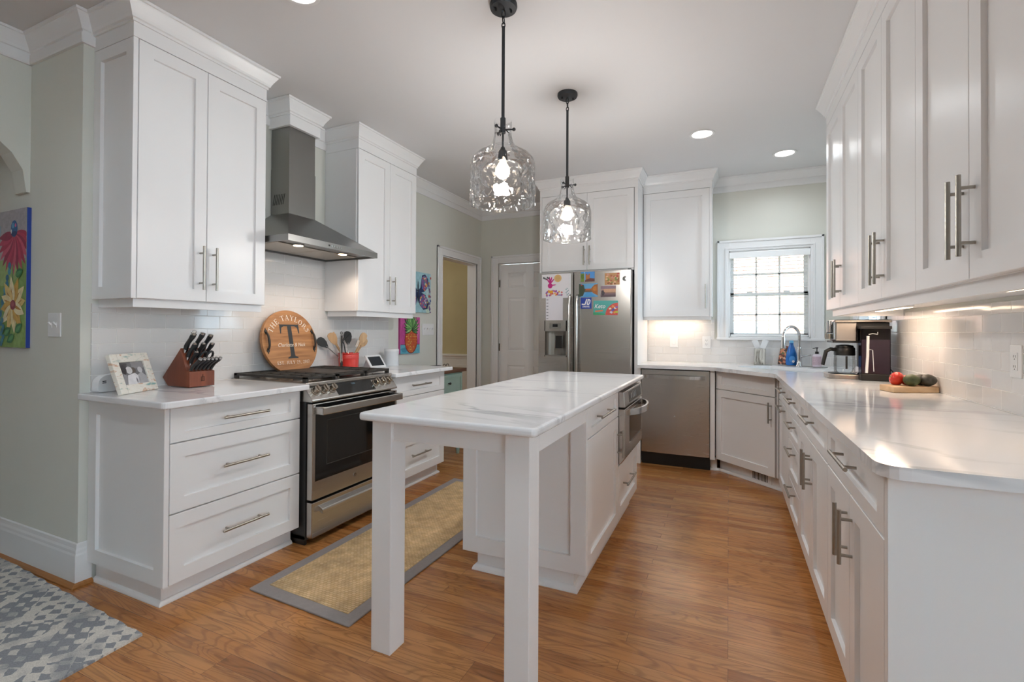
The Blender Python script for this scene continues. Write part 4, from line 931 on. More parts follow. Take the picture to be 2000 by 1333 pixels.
for a, b in zip(h[:-1], h[1:]):
    hb.add([Vector((q.x, q.y + dy, q.z + dz)) for q in (a, b) for dz in (-.015, .015) for dy in (0, .012)], [(0, 4, 6, 2), (1, 3, 7, 5), (2, 6, 7, 3), (0, 1, 5, 4)])
hb.box(-.709, -.695, h[0].y - .001, 4.53, .797, .827).box(-.190, -.176, h[0].y - .001, 4.53, .797, .827)
hb.build('handle', STEELX, p)
MB().cyl(FDW.p(-.438, .46, .0005), FDW.p(-.438, .46, .002), .007, seg=16).build('badge', CHROME, p)
MB().box(-.733, -.147, 4.575, 4.60, 0, .117).build('kick_plate', BLACKP, t)
MB().box(-.737, -.143, 4.55, 4.56, .873, .883).build('top_gap', BLACKP, t)
# ---- drawer microwave oven let into the island
t = thing('built_in_oven', 'compact stainless built-in oven with bowed bar handle in the island side', 'oven', (-.7, 3.145, .43))
FO = Fr((XI, 0, 0), (0, 1, 0)); a, b = 2.836, 3.448
MB().fbox(FO, a + .01, b - .01, .438, .868, -.45, 0).build('body', DARKG, t)
MB().prism(Fr((0, b, 0), (1, 0, 0)), [(XI - .01, .772), (XI + .038, .772), (XI + .030, .865), (XI - .01, .865)], 0, b - a).build('control_panel', STEELH, t, bevel=.004)
q = Fr((XI + .038, 0, .772), (0, 1, 0), (-.008, 0, .093))
dp = MB().fbox(q, a + .14, b - .06, .016, .082, 0, .0015).build('display', BGLASS, t)
for k in range(4): MB().fbox(q, a + .20 + k*.05, a + .215 + k*.05, .030, .066, .0015, .003).build('key', mat('key_grey', '#a9a9a8', .4), t)
d = MB().prism(Fr((0, b, 0), (1, 0, 0)), [(XI - .01, .438), (XI + .012, .438), (XI + .036, .47), (XI + .036, .762), (XI - .01, .762)], 0, b - a).build('oven_door', STEELH, t, bevel=.004)
fo = Fr((XI + .036, 0, 0), (0, 1, 0))
MB().fbox(fo, a + .15, b - .05, .545, .735, 0, .0015).build('door_glass', BGLASS, d)
MB().fbox(fo, a + .145, b - .045, .536, .542, 0, .003).build('glass_trim', CHROME, d)
h = [(a + .10 + (b - a - .13)*k/14, .012 + .062*math.sin(PI*k/14)**.6) for k in range(15)]; hb = MB()
for (u0, n0), (u1, n1) in zip(h[:-1], h[1:]): hb.add([fo.p(u, z, n + e) for u, n in ((u0, n0), (u1, n1)) for z in (.715, .752) for e in (-.008, .004)], [(0, 4, 6, 2), (1, 3, 7, 5), (2, 6, 7, 3), (0, 1, 5, 4)])
hb.fbox(fo, h[0][0] - .012, h[0][0] + .004, .715, .752, 0, .016).fbox(fo, h[-1][0] - .004, h[-1][0] + .012, .715, .752, 0, .016)
hb.build('handle', CHROME, d)
# ================================================================= LAMPS
BULB = mat('bulb_glow', '#fff6ea', .3, emit='#ffe6c8', estr=40)
def pendant(cx, cy, label, watts):
    t = thing('pendant_light', label, 'pendant light', (cx, cy, 1.80), 'glass pendants over the island')
    c = (cx, cy, 0)
    can = MB().lathe([(0, 2.735), (.063, 2.735), (.064, 2.722), (.060, 2.712), (.0, 2.709)], c, 32).build('canopy', BRONZE, t, smooth=True)
    for a in (.6, .6 + PI): MB().cyl((cx + .036*math.cos(a), cy + .036*math.sin(a), 2.712), (cx + .036*math.cos(a), cy + .036*math.sin(a), 2.698), .005, seg=8).build('screw', BLACKP, can)
    ch = MB(); 
    ch.tube([(cx + .009*math.cos(k*PI/5), cy, 2.690 + .019*math.sin(k*PI/5)) for k in range(10)], .0028, 6, True)
    ch.tube([(cx, cy + .009*math.cos(k*PI/5), 2.662 + .017*math.sin(k*PI/5)) for k in range(10)], .0028, 6, True)
    ch.tube([(cx + .008*math.cos(k*PI/5), cy, 2.637 + .014*math.sin(k*PI/5)) for k in range(10)], .0028, 6, True)
    ch.build('chain', BRONZE, t, smooth=True)
    MB().cyl((cx, cy, 2.63), (cx, cy, 2.195), .0075, seg=14).build('rod', BRONZE, t, smooth=True)
    st = MB().cyl((cx, cy, 2.205), (cx, cy, 2.135), .0125, seg=16).cyl((cx, cy, 2.135), (cx, cy, 2.06), .005, seg=10).cyl((cx, cy, 2.07), (cx, cy, 2.05), .009, .016, seg=16).build('stem', BRONZE, t, smooth=True)
    sp = MB()
    for k in range(3):
        a = .35 + k*2*PI/3; e = Vector((math.cos(a), math.sin(a), 0)); o = Vector((cx, cy, 2.152))
        sp.cyl(o, o + e*.048, .0035, seg=8); sp.ball(o + e*.051, .0085, seg=10, rings=6); sp.cyl(o + e*.012, o + e*.03 + Vector((0, 0, -.018)), .003, seg=6)
    sp.build('thumb_screws', BRONZE, t, smooth=True)
    so = MB().cyl((cx, cy, 2.052), (cx, cy, 2.006), .020, .0235, 20).build('socket', BRONZE, t, smooth=True)
    MB().lathe([(.012, 2.008), (.015, 1.998), (.027, 1.980), (.0325, 1.960), (.029, 1.940), (.016, 1.928), (0, 1.925)], c, 20).build('bulb', BULB, so, smooth=True)
    prof = [(.040, 2.196), (.041, 2.170), (.039, 2.150), (.040, 2.125), (.047, 2.095), (.062, 2.070), (.090, 2.052), (.122, 2.034), (.143, 2.010), (.151, 1.980), (.152, 1.94), (.152, 1.89), (.152, 1.84), (.151, 1.806)]
    fine = []
    for (r0, z0), (r1, z1) in zip(prof[:-1], prof[1:]):
        for k in range(3): fine.append((r0 + (r1-r0)*k/3, z0 + (z1-z0)*k/3))
    fine.append(prof[-1]); seg = 72; g = MB()
    g.lathe(fine, (0, 0, 0), seg)
    rr = random.Random(int(cx*1000)); dents = [(rr.random()*2*PI, 1.80 + .26*rr.random(), .018 + .02*rr.random()) for _ in range(60)]
    for v in g.v:
        a = math.atan2(v.y, v.x); q = 0.0
        if v.z < 2.06:
            for da, dz, dr in dents:
                dd = math.hypot(((a - da + PI) % (2*PI) - PI) * .15, v.z - dz)
                if dd < dr: q += .0075 * (math.cos(dd/dr*PI) + 1) / 2
        r = math.hypot(v.x, v.y); v.x *= 1 - q/max(r, .01); v.y *= 1 - q/max(r, .01)
    g.xf(Matrix.Translation(c)); sh = g.build('glass_shade', GLASS, t, smooth=True)
    MB().tube([(cx + .151*math.cos(2*PI*k/48), cy + .151*math.sin(2*PI*k/48), 1.806) for k in range(48)], .0014, 6, True).build('rim', GLASS, sh, smooth=True)
    l = bpy.data.lights.new('pendant_bulb_light', 'POINT'); l.energy = watts; l.color = (1, .97, .94); l.shadow_soft_size = .035
    o = bpy.data.objects.new('pendant_bulb_light', l); COL.objects.link(o); o.location = (cx, cy, 1.86)
pendant(-.951, 1.993, 'clear hammered-glass jug pendant hanging over the near end of the island', 6)
pendant(-.936, 2.915, 'clear hammered-glass jug pendant hanging over the far end of the island', 18)
DISC = mat('downlight_glow', '#ffffff', .3, emit='#fff6ee', estr=9)
for x, y, lb in ((-.185, 3.92, 'round recessed ceiling light nearer the pendants, before the dishwasher'), (.432, 4.62, 'round recessed ceiling light above the sink corner'), (-1.75, 1.545, 'recessed ceiling light at the top edge of the photo, before the range'), (-.95, .70, 26), (1.3, 1.0, 8), (-2.6, .15, 24)):
    if not isinstance(lb, str):                                        # out-of-view ceiling lights, added to brighten the near side
        struct(MB().cyl((x, y, CEILZ - .0025), (x, y, CEILZ - .001), .072, seg=40), 'added_light_disc', DISC); spot('downlight', (x, y, CEILZ - .02), lb, 160, (.80, .91, 1.0), .9, .07); continue
    t = thing('recessed_light', lb, 'ceiling light', (x, y, CEILZ), 'recessed ceiling lights')
    MB().lathe([(.072, CEILZ + .001), (.092, CEILZ - .003), (.090, CEILZ - .006), (.074, CEILZ - .006), (.070, CEILZ - .001)], (x, y, 0), 40).build('trim_ring', WPLAS, t, smooth=True)
    MB().cyl((x, y, CEILZ - .0025), (x, y, CEILZ - .001), .072, seg=40).build('lens', DISC, t)
    spot('downlight', (x, y, CEILZ - .02), 6 if y < 2 else 20, 160, (.86, .94, 1.0), .9, .07)
# under-cabinet strips
STRIP = mat('strip_glow', '#fff3e2', .3, emit='#ffd9b0', estr=9)
def strip(x0, x1, y0, y1, z, label, power):
    t = thing('under_cabinet_light', label, 'cabinet light', ((x0+x1)/2, (y0+y1)/2, z), 'under-cabinet strip lights')
    MB().box(x0, x1, y0, y1, z - .012, z).build('housing', WPLAS, t, bevel=.002)
    e = .006; MB().box(x0 + e, x1 - e, y0 + e, y1 - e, z - .014, z - .012).build('lens', STRIP, t)
    l = bpy.data.lights.new('strip_light', 'AREA'); l.shape = 'RECTANGLE'; l.size = x1 - x0; l.size_y = y1 - y0; l.energy = power; l.color = WARM
    o = bpy.data.objects.new('strip_light', l); COL.objects.link(o); o.location = ((x0+x1)/2, (y0+y1)/2, z - .018)
strip(.82, .86, 3.05, 3.62, UZ0 - .0005, 'slim lit strip light under the far right wall cabinet', 1.1)
strip(.70, .74, 3.05, 3.40, UZ0 - .0005, 'second slim strip light under the far right wall cabinet, closer to its front', .5)
strip(.76, .80, 1.35, 2.00, UZ0 - .0005, 'slim lit strip light under the closest right wall cabinet', .5)
strip(-.70, -.25, 5.03, 5.07, UZ0 - .0005, 'slim strip light under the wall cabinet over the dishwasher', .9)
# ================================================================= SMALL THINGS
CT = .9142                                            # worktop height
# ---- round wooden sign leaning on the tile
a = .21; FSg = Fr((-2.683, 2.362, .9535), (0, 1, 0), (-math.sin(a), 0, math.cos(a)))
t = thing('round_sign', 'round wooden family name sign with a large black T, leaning behind the range', 'sign', FSg.o)
cv_, cr_ = .188, .222; pts = []
a0 = math.asin(cv_ / cr_)
for k in range(61):
    th = -a0 + (PI + 2*a0) * k / 60; pts.append((cr_*math.cos(th), cv_ + cr_*math.sin(th)))
SIGNW = wood('sign_boards', '#8a5a34', '#b98453', 1, .5, 22)
MB().prism(FSg, pts, -.022, 0).build('board', SIGNW, t)
INKW = mat('sign_white_ink', '#e6e0d6', .6); INKB = mat('sign_black_ink', '#2f3134', .6)
m = MB(); w, h = .155, .235; b0 = .075
tp = [(-.042, 0), (.042, 0), (.042, .007), (.020, .016), (.0165, .03), (.0165, h - .013), (.045, h - .013), (.064, h - .022), (.071, h - .062), (.0785, h - .062), (.0785, h + .006), (.073, h), (-.073, h), (-.0785, h + .006), (-.0785, h - .062), (-.071, h - .062), (-.064, h - .022), (-.045, h - .013), (-.0165, h - .013), (-.0165, .03), (-.020, .016), (-.042, .007)]
m.fpoly(FSg, [(u, v + b0) for u, v in tp], .0008); m.build('monogram', INKB, t, fix=False)
m = MB(); serif_text(m, 'THE TAYLORS', FSg, .036, 0, 0, .0010, (0, cv_, .152, PI/2), .10); m.build('name_lettering', INKW, t, fix=False)
m = MB(); text_faces(m, 'Charlotte & Nick', FSg, .036, 0, .168, .0013, shear=.35, sx=.88); m.build('script_lettering', INKW, t, fix=False)
m = MB(); serif_text(m, 'EST. JULY 29, 2017', FSg, .021, 0, .038, .0010, None, .09); m.build('date_lettering', INKW, t, fix=False)
for sgn in (-1, 1):
    u = sgn * .188; v0 = cv_ - .05
    m = MB().tube([FSg.p(u, v, n) for v, n in ((v0, .004), (v0 + .01, .014), (v0 + .03, .022), (v0 + .06, .024), (v0 + .09, .022), (v0 + .11, .014), (v0 + .12, .004))], [.004, .006, .007, .008, .007, .006, .004], 8)
    for v in (v0 - .004, v0 + .124): m.cyl(FSg.p(u, v, 0), FSg.p(u, v, .004), .011, seg=12); m.prism(FSg, [(u, v - .022), (u + .008, v), (u, v + .022), (u - .008, v)], 0, .003)
    m.build('side_handle', IRON, t, smooth=True)
# ---- photo frame and white monitor
U = Vector((-.1, .208, 0)).normalized(); N0 = Vector((U.y, -U.x, 0)); th = .33
FP = Fr((-2.556, 1.280, .917), U, Vector((0, 0, 1))*math.cos(th) - N0*math.sin(th))
t = thing('photo_frame', 'distressed whitewashed picture frame with a black and white photo, on the near counter', 'picture frame', FP.o)
def patchy():
    m, tr, b = nt('whitewashed_wood'); tc = N(tr, 'ShaderNodeTexCoord'); mp = N(tr, 'ShaderNodeMapping'); mp.inputs['Scale'].default_value = (14, 14, 40)
    no = N(tr, 'ShaderNodeTexNoise'); no.inputs['Scale'].default_value = 1.4; no.inputs['Detail'].default_value = 3
    tr.links.new(tc.outputs['Object'], mp.inputs[0]); tr.links.new(mp.outputs[0], no.inputs['Vector'])
    r = ramp(tr, [(.28, lin('#7fa8a4')), (.40, lin('#ded8cc')), (.56, lin('#e2dfd6')), (.64, lin('#c9a488')), (.72, lin('#d9d6cf'))]); tr.links.new(no.outputs['Fac'], r.inputs['Fac']); tr.links.new(r.outputs['Color'], b.inputs['Base Color']); b.inputs['Roughness'].default_value = .7
    return m
fw_, fh_, fb = .238, .196, .042; WW = patchy(); m = MB()
for (p, q, c, d) in ((0, fb, 0, fh_), (fw_ - fb, fw_, 0, fh_), (fb, fw_ - fb, 0, fb), (fb, fw_ - fb, fh_ - fb, fh_)): m.fbox(FP, p, q, c, d, -.020, 0)
m.build('frame', WW, t, bevel=.002)
sh = [('#6d6d70', rc(0, 0, 1, 1)), ('#4c4a4c', [(0, .55), (.2, .5), (.35, .95), (0, 1)]), ('#8c8a8c', rc(.5, .7, 1, 1)), ('#5f5650', ov(.52, .62, .11, .14)), ('#c9c7c8', ov(.36, .64, .13, .17)), ('#3e3c3e', ov(.16, .68, .10, .22)), ('#d7d6d8', [(.15, 0), (.25, .42), (.55, .5), (.72, .3), (.78, 0)]), ('#a9a8ab', [(.6, 0), (.66, .42), (.85, .5), (1, .3), (1, 0)]), ('#e1e0e2', ov(.47, .30, .08, .16)), ('#bdbcbf', ov(.80, .62, .10, .14)), ('#8e8d90', [(.0, .0), (.14, 0), (.24, .4), (.1, .5)]), ('#76757a', ov(.56, .16, .03, .13)), ('#9b9a9d', ov(.68, .2, .03, .14))]
m = MB().fbox(FP, fb - .003, fw_ - fb + .003, fb - .003, fh_ - fb + .003, -.012, -.008); ms = [PAPER]
for k, (c, ps) in enumerate(sh): ms.append(mat('ink_' + c, c, .4, var=.06, scale=60)); m.mat(k + 1).fpoly(FP, [(fb + x*(fw_ - 2*fb), fb + y*(fh_ - 2*fb)) for x, y in ps], -.0078 + .00005*k)
m.build('photo', ms, t, fix=False)
m = MB(); e0 = FP.p(fw_/2, .14, -.02); foot = FP.p(fw_/2, .0, -.02) - N0*.075; foot.z = CT + .0005; s_ = U*.022
m.add([e0 - s_, e0 + s_, foot + s_, foot - s_], [(0, 1, 2, 3)]); m.add([p - N0*.004 for p in m.v[:4]], [(0, 1, 2, 3)]); m.build('easel_back', BLACKP, t)
t = thing('baby_monitor', 'small white rounded plastic device behind the photo frame', 'monitor', (-2.76, 1.31, CT))
m = MB().prism(Fr((-2.735, 1.268, CT), Vector((-.35, 1, 0))), rounded([(0, .004), (.005, .062), (.035, .082), (.12, .088), (.13, .0)], .018), -.034, 0)
m.build('body', WPLAS, t, bevel=.007, seg=3)
f = Fr((-2.735, 1.268, CT), Vector((-.35, 1, 0))); m = MB()
for v in (.052, .044): m.fbox(f, .024, .044, v, v + .004, 0, .0008)
m.build('slots', BLACKP, t)
# ---- knife block and its knives
BLKW = wood('cherry_block', '#66311f', '#86462c', 2, .38, 12)
y0, y1 = 1.583, 1.717
t = thing('knife_block', 'reddish brown wooden knife block on the counter left of the range', 'knife block', (-2.65, 1.65, CT))
MB().prism(Fr((0, y1, 0), (1, 0, 0)), [(-2.739, .918), (-2.556, .918), (-2.556, .998), (-2.585, 1.004), (-2.632, 1.122), (-2.786, .962)], 0, y1 - y0).build('block', BLKW, t, bevel=.002)
for x in (-2.72, -2.575):
    for y in (y0 + .012, y1 - .012): MB().cyl((x, y, CT), (x, y, .919), .006, seg=8).build('foot', CLEAR, t)
fk = Fr((-2.5555, 0, 0), (0, 1, 0)); m = MB(); yc = 1.652
for a, b, c, d in ((-.0015, .0015, .945, .982), (-.010, .010, .967, .970), (-.009, -.006, .945, .967), (.006, .009, .945, .967), (-.009, .009, .945, .948)): m.fbox(fk, yc + a, yc + b, c, d, 0, .0006)
m.build('stamped_mark', mat('burnt_mark', '#40200f', .7), t)
HND = mat('knife_handle', '#232527', .38, var=.1)
def knife(root, d, L, w, lab, kind='knife', group='knives in the block'):
    root, d = Vector(root), Vector(d).normalized(); side = Vector((0, 1, 0)); upv = d.cross(side)
    k = thing('steak_knife' if kind == 'steak' else ('kitchen_shears' if kind == 'shears' else ('sharpening_steel' if kind == 'steel' else 'chef_knife')), lab, 'shears' if kind == 'shears' else 'knife', root, group)
    MB().cyl(root - d*.012, root + d*.012, w*.42, w*.5, 10).build('bolster', CHROME, k, smooth=True)
    pts = [root + d*(L*q) + upv*(w*.28*math.sin(q*PI*1.6)) for q in (.08, .25, .45, .65, .85, .94)]
    if kind == 'shears':
        for s in (-1, 1):
            c = root + d*L*.62 + side*.018*s
            MB().tube([c + side*.016*math.cos(q*PI/6) + d*.028*math.sin(q*PI/6) for q in range(12)], .006, 8, True).build('finger_loop', HND, k, smooth=True)
        MB().tube(pts[:3], [w*.5, w*.5, w*.4], 8).build('handle', HND, k, smooth=True)
    else:
        MB().tube(pts, [w*.5, w*.55, w*.47, w*.5, w*.6, w*.58], 10).build('handle', HND, k, smooth=True)
        MB().cyl(root + d*L*.93 + upv*(w*.28*math.sin(.94*PI*1.6)), root + d*L + upv*(w*.2*math.sin(.94*PI*1.6)), w*.60, w*.56, 12).build('end_cap', CHROME, k, smooth=True)
        if kind == 'steel': MB().tube([root + d*(L + .004) + side*.013*math.cos(q*PI/6) + d*.012*math.sin(q*PI/6) for q in range(12)], .0018, 6, True).build('hanging_ring', CHROME, k, smooth=True)
    return k
def slope(t_, y): return (-2.585 + (-.047)*t_, y, 1.004 + .118*t_)
dk = (.50, .06, .86)
knife(slope(.86, 1.603), dk, .112, .023, 'sharpening steel with a ring on its butt, rearmost in the knife block', 'steel')
knife(slope(.84, 1.648), dk, .118, .022, 'black-handled knife rising highest beside the ringed sharpening steel')
knife(slope(.80, 1.692), dk, .112, .022, 'black-handled knife in the back row of the block, on the range side')
knife(slope(.52, 1.606), dk, .100, .020, 'middle-row black knife on the hall side of the knife block')
knife(slope(.50, 1.650), dk, .104, .020, 'middle-row black knife at the centre of the knife block')
knife(slope(.48, 1.695), dk, .104, .020, 'middle-row black knife on the range side of the knife block')
knife(slope(.24, 1.612), dk, .088, .018, 'short black paring knife in the front row above the steak knives')
knife(slope(.24, 1.676), dk, .085, .018, 'kitchen shears with black finger loops above the steak knives', 'shears')
od = ['first', 'second', 'third', 'fourth', 'fifth', 'sixth']
for i in range(6): knife((-2.572, 1.597 + i*.0212, 1.001), (.74, .02, .67), .108, .0155, '%s steak knife from the hall side in the low front row of the block' % od[i], 'steak', 'steak knives in the block')
# ---- crock with utensils
cx, cy = -2.692, 2.875
t = thing('utensil_crock', 'glossy red ridged utensil crock on the counter beyond the range', 'crock', (cx, cy, CT))
RED = mat('red_enamel', '#c93a33', .22, var=.03, coat=.4)
pr = [(0, .917), (.072, .917), (.074, .925), (.0765, 1.0)]
for z in (1.008, 1.016, 1.024): pr += [(.0768, z - .003), (.0785, z), (.0768, z + .003)]
pr += [(.0775, 1.040), (.080, 1.043), (.080, 1.047), (.076, 1.047), (.073, 1.035), (.071, .925), (0, .925)]
MB().lathe([(r, z - .0025) for r, z in pr], (cx, cy, 0), 40).build('pot', RED, t, smooth=True)
BEECH = wood('beech', '#b08a62', '#caa67c', 2, .55, 16); SIL = mat('black_silicone', '#1a1b1b', .45)
def stick(name, lab, cat, dx, dy, lean, L, hm, shape, r=.006, head=None, curve=None):
    """a utensil standing in the crock: foot inside, leaning; shape builds its head at the tip on frame f"""
    base = Vector((cx - lean[0]*.25 + dx*.3, cy - lean[1]*.25 + dy*.3, CT + .016)); tip = Vector((cx + dx + lean[0], cy + dy + lean[1], CT + L)); d = (tip - base).normalized()
    k = thing(name, lab, cat, base, 'utensils in the red crock')
    MB().cyl(base, tip, r, r*.9, 10).build('handle', hm, k, smooth=True)
    nrm = Vector((.91, -.41, 0)); nrm = (nrm - d*nrm.dot(d)).normalized(); f = Fr(tip, d.cross(nrm)*-1, d)
    h = MB(); shape(h, f); h.build('head', head or hm, k, smooth=False, bevel=.0015)
    return k
def paddle(w, h, slots=0):
    def s(mb, f):
        o = [(.006, -.015), (w*.42, h*.25), (w*.5, h*.6), (w*.4, h*.9), (w*.15, h), (-w*.15, h), (-w*.4, h*.9), (-w*.5, h*.6), (-w*.42, h*.25), (-.006, -.015)]
        if not slots: mb.prism(f, o, -.003, .003); return
        mb.prism(f, o, -.003, .003); 
        for i in range(slots):
            u = (i - (slots-1)/2) * w*.22; mb.mat(1).prism(f, [(u - .002, h*.35), (u + .002, h*.35), (u + .002, h*.85), (u - .002, h*.85)], .0031, .0034).mat(0)
    return s
stick('slotted_spoon', 'black slotted spoon leaning out of the crock furthest towards the range', 'spoon', -.03, -.04, (-.05, -.11), .185, CHROME, paddle(.062, .085, 1), .005, [SIL, PAPER])
stick('slotted_turner', 'pale wooden slotted turner in the red crock', 'turner', -.02, -.035, (-.02, -.065), .205, BEECH, paddle(.058, .09, 3), .006, [BEECH, BLACKP])
stick('spatula', 'second wooden spatula behind the slotted turner in the crock', 'spatula', -.045, -.02, (-.05, -.02), .215, BEECH, paddle(.056, .085), .006)
stick('wooden_spoon', 'large wooden spoon leaning towards the paintings, taller of two', 'spoon', .0, .045, (.0, .085), .205, BEECH, paddle(.062, .095), .0075)
stick('wooden_spoon', 'shorter wooden spoon leaning furthest out towards the smart display', 'spoon', -.01, .05, (-.02, .125), .18, BEECH, paddle(.062, .09), .0075)
stick('serving_spoon', 'big black oval serving spoon standing tall in the crock', 'spoon', -.03, .025, (-.03, .03), .205, CHROME, paddle(.066, .10), .005, SIL)
stick('peeler', 'silver vegetable peeler with black blade holder before the big black spoon', 'peeler', .01, .03, (.01, .03), .175, CHROME, lambda mb, f: (mb.fbox(f, -.011, .011, 0, .055, -.003, .003), mb.mat(1).fbox(f, -.006, .006, .006, .049, .003, .005).mat(0)), .005, [CHROME, SIL])
stick('ladle', 'black bent-handled ladle in the crock behind the tongs', 'ladle', -.02, -.005, (-.02, -.005), .20, SIL, lambda mb, f: mb.tube([f.p(0, 0), f.p(.008, .02), f.p(-.02, .05), f.p(-.06, .075)], [.006, .007, .010, .004], 8), .005)
k = thing('tongs', 'black and steel tongs hooked over the front rim of the red crock', 'tongs', (cx + .006, cy - .083, CT + .02), 'utensils in the red crock')
o_ = Vector((cx - .006, cy - .083, 0)); m = MB()
for e in (-.006, .006): m.tube([o_ + Vector((.010, e*.4, CT + .275)), o_ + Vector((.008, e, CT + .20)), o_ + Vector((.010, e, CT + .10)), o_ + Vector((.012, e*1.6, CT + .06))], [.004, .006, .006, .005], 8)
m.build('arms', CHROME, k, smooth=True)
MB().tube([o_ + Vector((.012, 0, CT + .265)), o_ + Vector((.0125, 0, CT + .19)), o_ + Vector((.014, 0, CT + .13))], [.006, .008, .006], 8).build('grip', SIL, k, smooth=True)
MB().ball(o_ + Vector((.014, 0, CT + .045)), .008, .012, .028).build('silicone_tip', SIL, k, smooth=True)
MB().tube([o_ + Vector((.010, .009*math.cos(q*PI/5), CT + .284 + .010*math.sin(q*PI/5))) for q in range(10)], .0025, 6, True).build('hanging_loop', SIL, k, smooth=True)
# ---- smart display and speaker
th = .62; Fsd = Fr((-2.597, 3.028, CT + .004), (0, 1, 0), (-math.sin(th), 0, math.cos(th)))
t = thing('smart_display', 'white tilted smart display with dark screen beside the red crock', 'smart display', (-2.63, 3.12, CT))
MB().prism(Fsd, rounded([(0, 0), (.188, 0), (.188, .122), (0, .122)], .012), -.010, 0).build('bezel', WPLAS, t, bevel=.002)
MB().fbox(Fsd, .020, .168, .018, .104, 0, .0008).build('screen', mat('display_screen', '#30353a', .15), t)
MB().prism(Fr((0, 3.19, 0), (1, 0, 0)), [(-2.60, CT), (-2.70, CT), (-2.665, CT + .08)], 0, .15).build('stand', mat('grey_fabric', '#a6a8aa', .9), t, bevel=.008)
t = thing('smart_speaker', 'white cylindrical speaker on the counter behind the smart display', 'speaker', (-2.675, 3.375, CT))
MB().lathe([(0, CT), (.060, CT), (.062, CT + .006), (.062, CT + .126)], (-2.675, 3.375, 0), 36).build('fabric_body', mat('pale_fabric', '#d6d9dc', .9, bump=.2, bscale=400), t, smooth=True)
MB().lathe([(.062, CT + .126), (.062, CT + .14), (.058, CT + .145), (0, CT + .145)], (-2.675, 3.375, 0), 36).build('top_cap', WPLAS, t, smooth=True)
# ---- paintings
def painting(name, fr, w, h, depth, base, edge, label, shapes):
    """canvas on frame fr (lower left corner, face at n = depth); shapes in 0..1 units"""
    mb = MB(); mb.mat(1).fbox(fr, 0, w, 0, h, 0, depth - .001).mat(0).fbox(fr, 0, w, 0, h, depth - .001, depth); ms = [mat('ink_' + base, base, .5, var=.12, scale=25), mat('ink_' + edge, edge, .6)]; ix = {}
    for k, (c, pts) in enumerate(shapes):
        if c not in ix: ix[c] = len(ms); ms.append(mat('ink_' + c, c, .5, var=.12, scale=45))
        mb.mat(ix[c]).fpoly(fr, [(min(max(x, 0), 1)*w, min(max(y, 0), 1)*h) for x, y in pts], depth + .00012*(k+1)*.4)
    return solo(mb, name, ms, label, 'painting', 'canvas paintings', fix=False)
def leaf(x, y, L, W, ang, n=7):
    p = [(L*k/n, W*math.sin(PI*(k/n)**.8)) for k in range(n+1)] + [(L*k/n, -W*math.sin(PI*(k/n)**.8)) for k in range(n-1, 0, -1)]
    return p, ang, x, y
def place(q, ar):
    p, a, x, y = q; return [(x + (u*math.cos(a) - v*math.sin(a))/ar[0], y + (u*math.sin(a) + v*math.cos(a))/ar[1]) for u, v in p]
# flower canvas on the wall by the hall
fx0 = -3.80; w, h = .50, .728; A = (w, h); f = Fr((fx0, YA, 1.121), (1, 0, 0)); sh = []
def X(x): return (x - fx0)/w
def Z(z): return (z - 1.121)/h
sh += [('#7f9d56', rc(0, 0, 1, .62)), ('#8aa862', blob(.8, .3, .25, .3)), ('#6f9468', blob(.25, .3, .3, .2)), ('#97ae70', blob(.5, .55, .4, .1)), ('#a8a3a8', rc(0, .64, 1, 1)), ('#8fa3b4', blob(.3, .85, .2, .1))]
px, pz = -3.432, 1.708
for k in range(15):
    a = -PI*(.02 + .96*k/14); q = leaf(X(px), Z(pz + .01), .17 + .05*math.sin(-a), .024, a)
    sh.append((['#a6324e', '#b8405e', '#8f2a48', '#c4566f'][k % 4], place(q, A)))
sh += [('#3f6f4a', rc(X(-3.444), Z(1.2), X(-3.438), Z(1.56)))]
sh += [('#2b5f9a', ov(X(px), Z(1.748), .075, .062)), ('#1f3f70', ov(X(px), Z(1.722), .065, .018)), ('#5f9cc4', ov(X(px - .012), Z(1.765), .03, .02)), ('#cf5f8a', ov(X(px + .016), Z(1.765), .018, .014)), ('#d9dde0', ov(X(px - .03), Z(1.735), .012, .016))]
for k in range(9): sh.append((['#3d7fa0', '#4f95ad', '#356f94'][k % 3], ov(X(-3.477 - .012*k + .01*(k % 2)), Z(1.555 - .032*k), .035, .025)))
qx, qz = -3.435, 1.345
for k in range(12):
    a = 2*PI*k/12 + .15; q = leaf(X(qx), Z(qz), .155 if abs(math.sin(a)) > .5 else .135, .030, a)
    sh.append((['#d9bd78', '#e3d5a6', '#cfa650', '#e6dcb8'][k % 4], place(q, A)))
    q2 = leaf(X(qx), Z(qz), .10, .008, a + .08); sh.append(('#b5813c', place(q2, A)))
sh += [('#8d3a45', ov(X(qx + .004), Z(qz), .062, .036)), ('#a85560', ov(X(qx), Z(qz + .006), .04, .02))]
for x, z, a in ((-3.407, 1.50, .3), (-3.417, 1.185, -2.7), (-3.402, 1.205, .5), (-3.527, 1.19, .4)): sh += [('#2f6f45', place(leaf(X(x), Z(z), .085, .024, a), A)), ('#55905c', place(leaf(X(x), Z(z), .07, .012, a), A))]
for k in range(8): sh.append((['#2f6f88', '#41839a'][k % 2], ov(X(-3.557 + .012*(k % 3)), Z(1.14 + .018*k), .03, .02)))
painting('flower_painting', f, w, h, .018, '#8f9c86', '#1d3b8f', 'flower painting with blue canvas edge on the grey wall by the hall', sh)
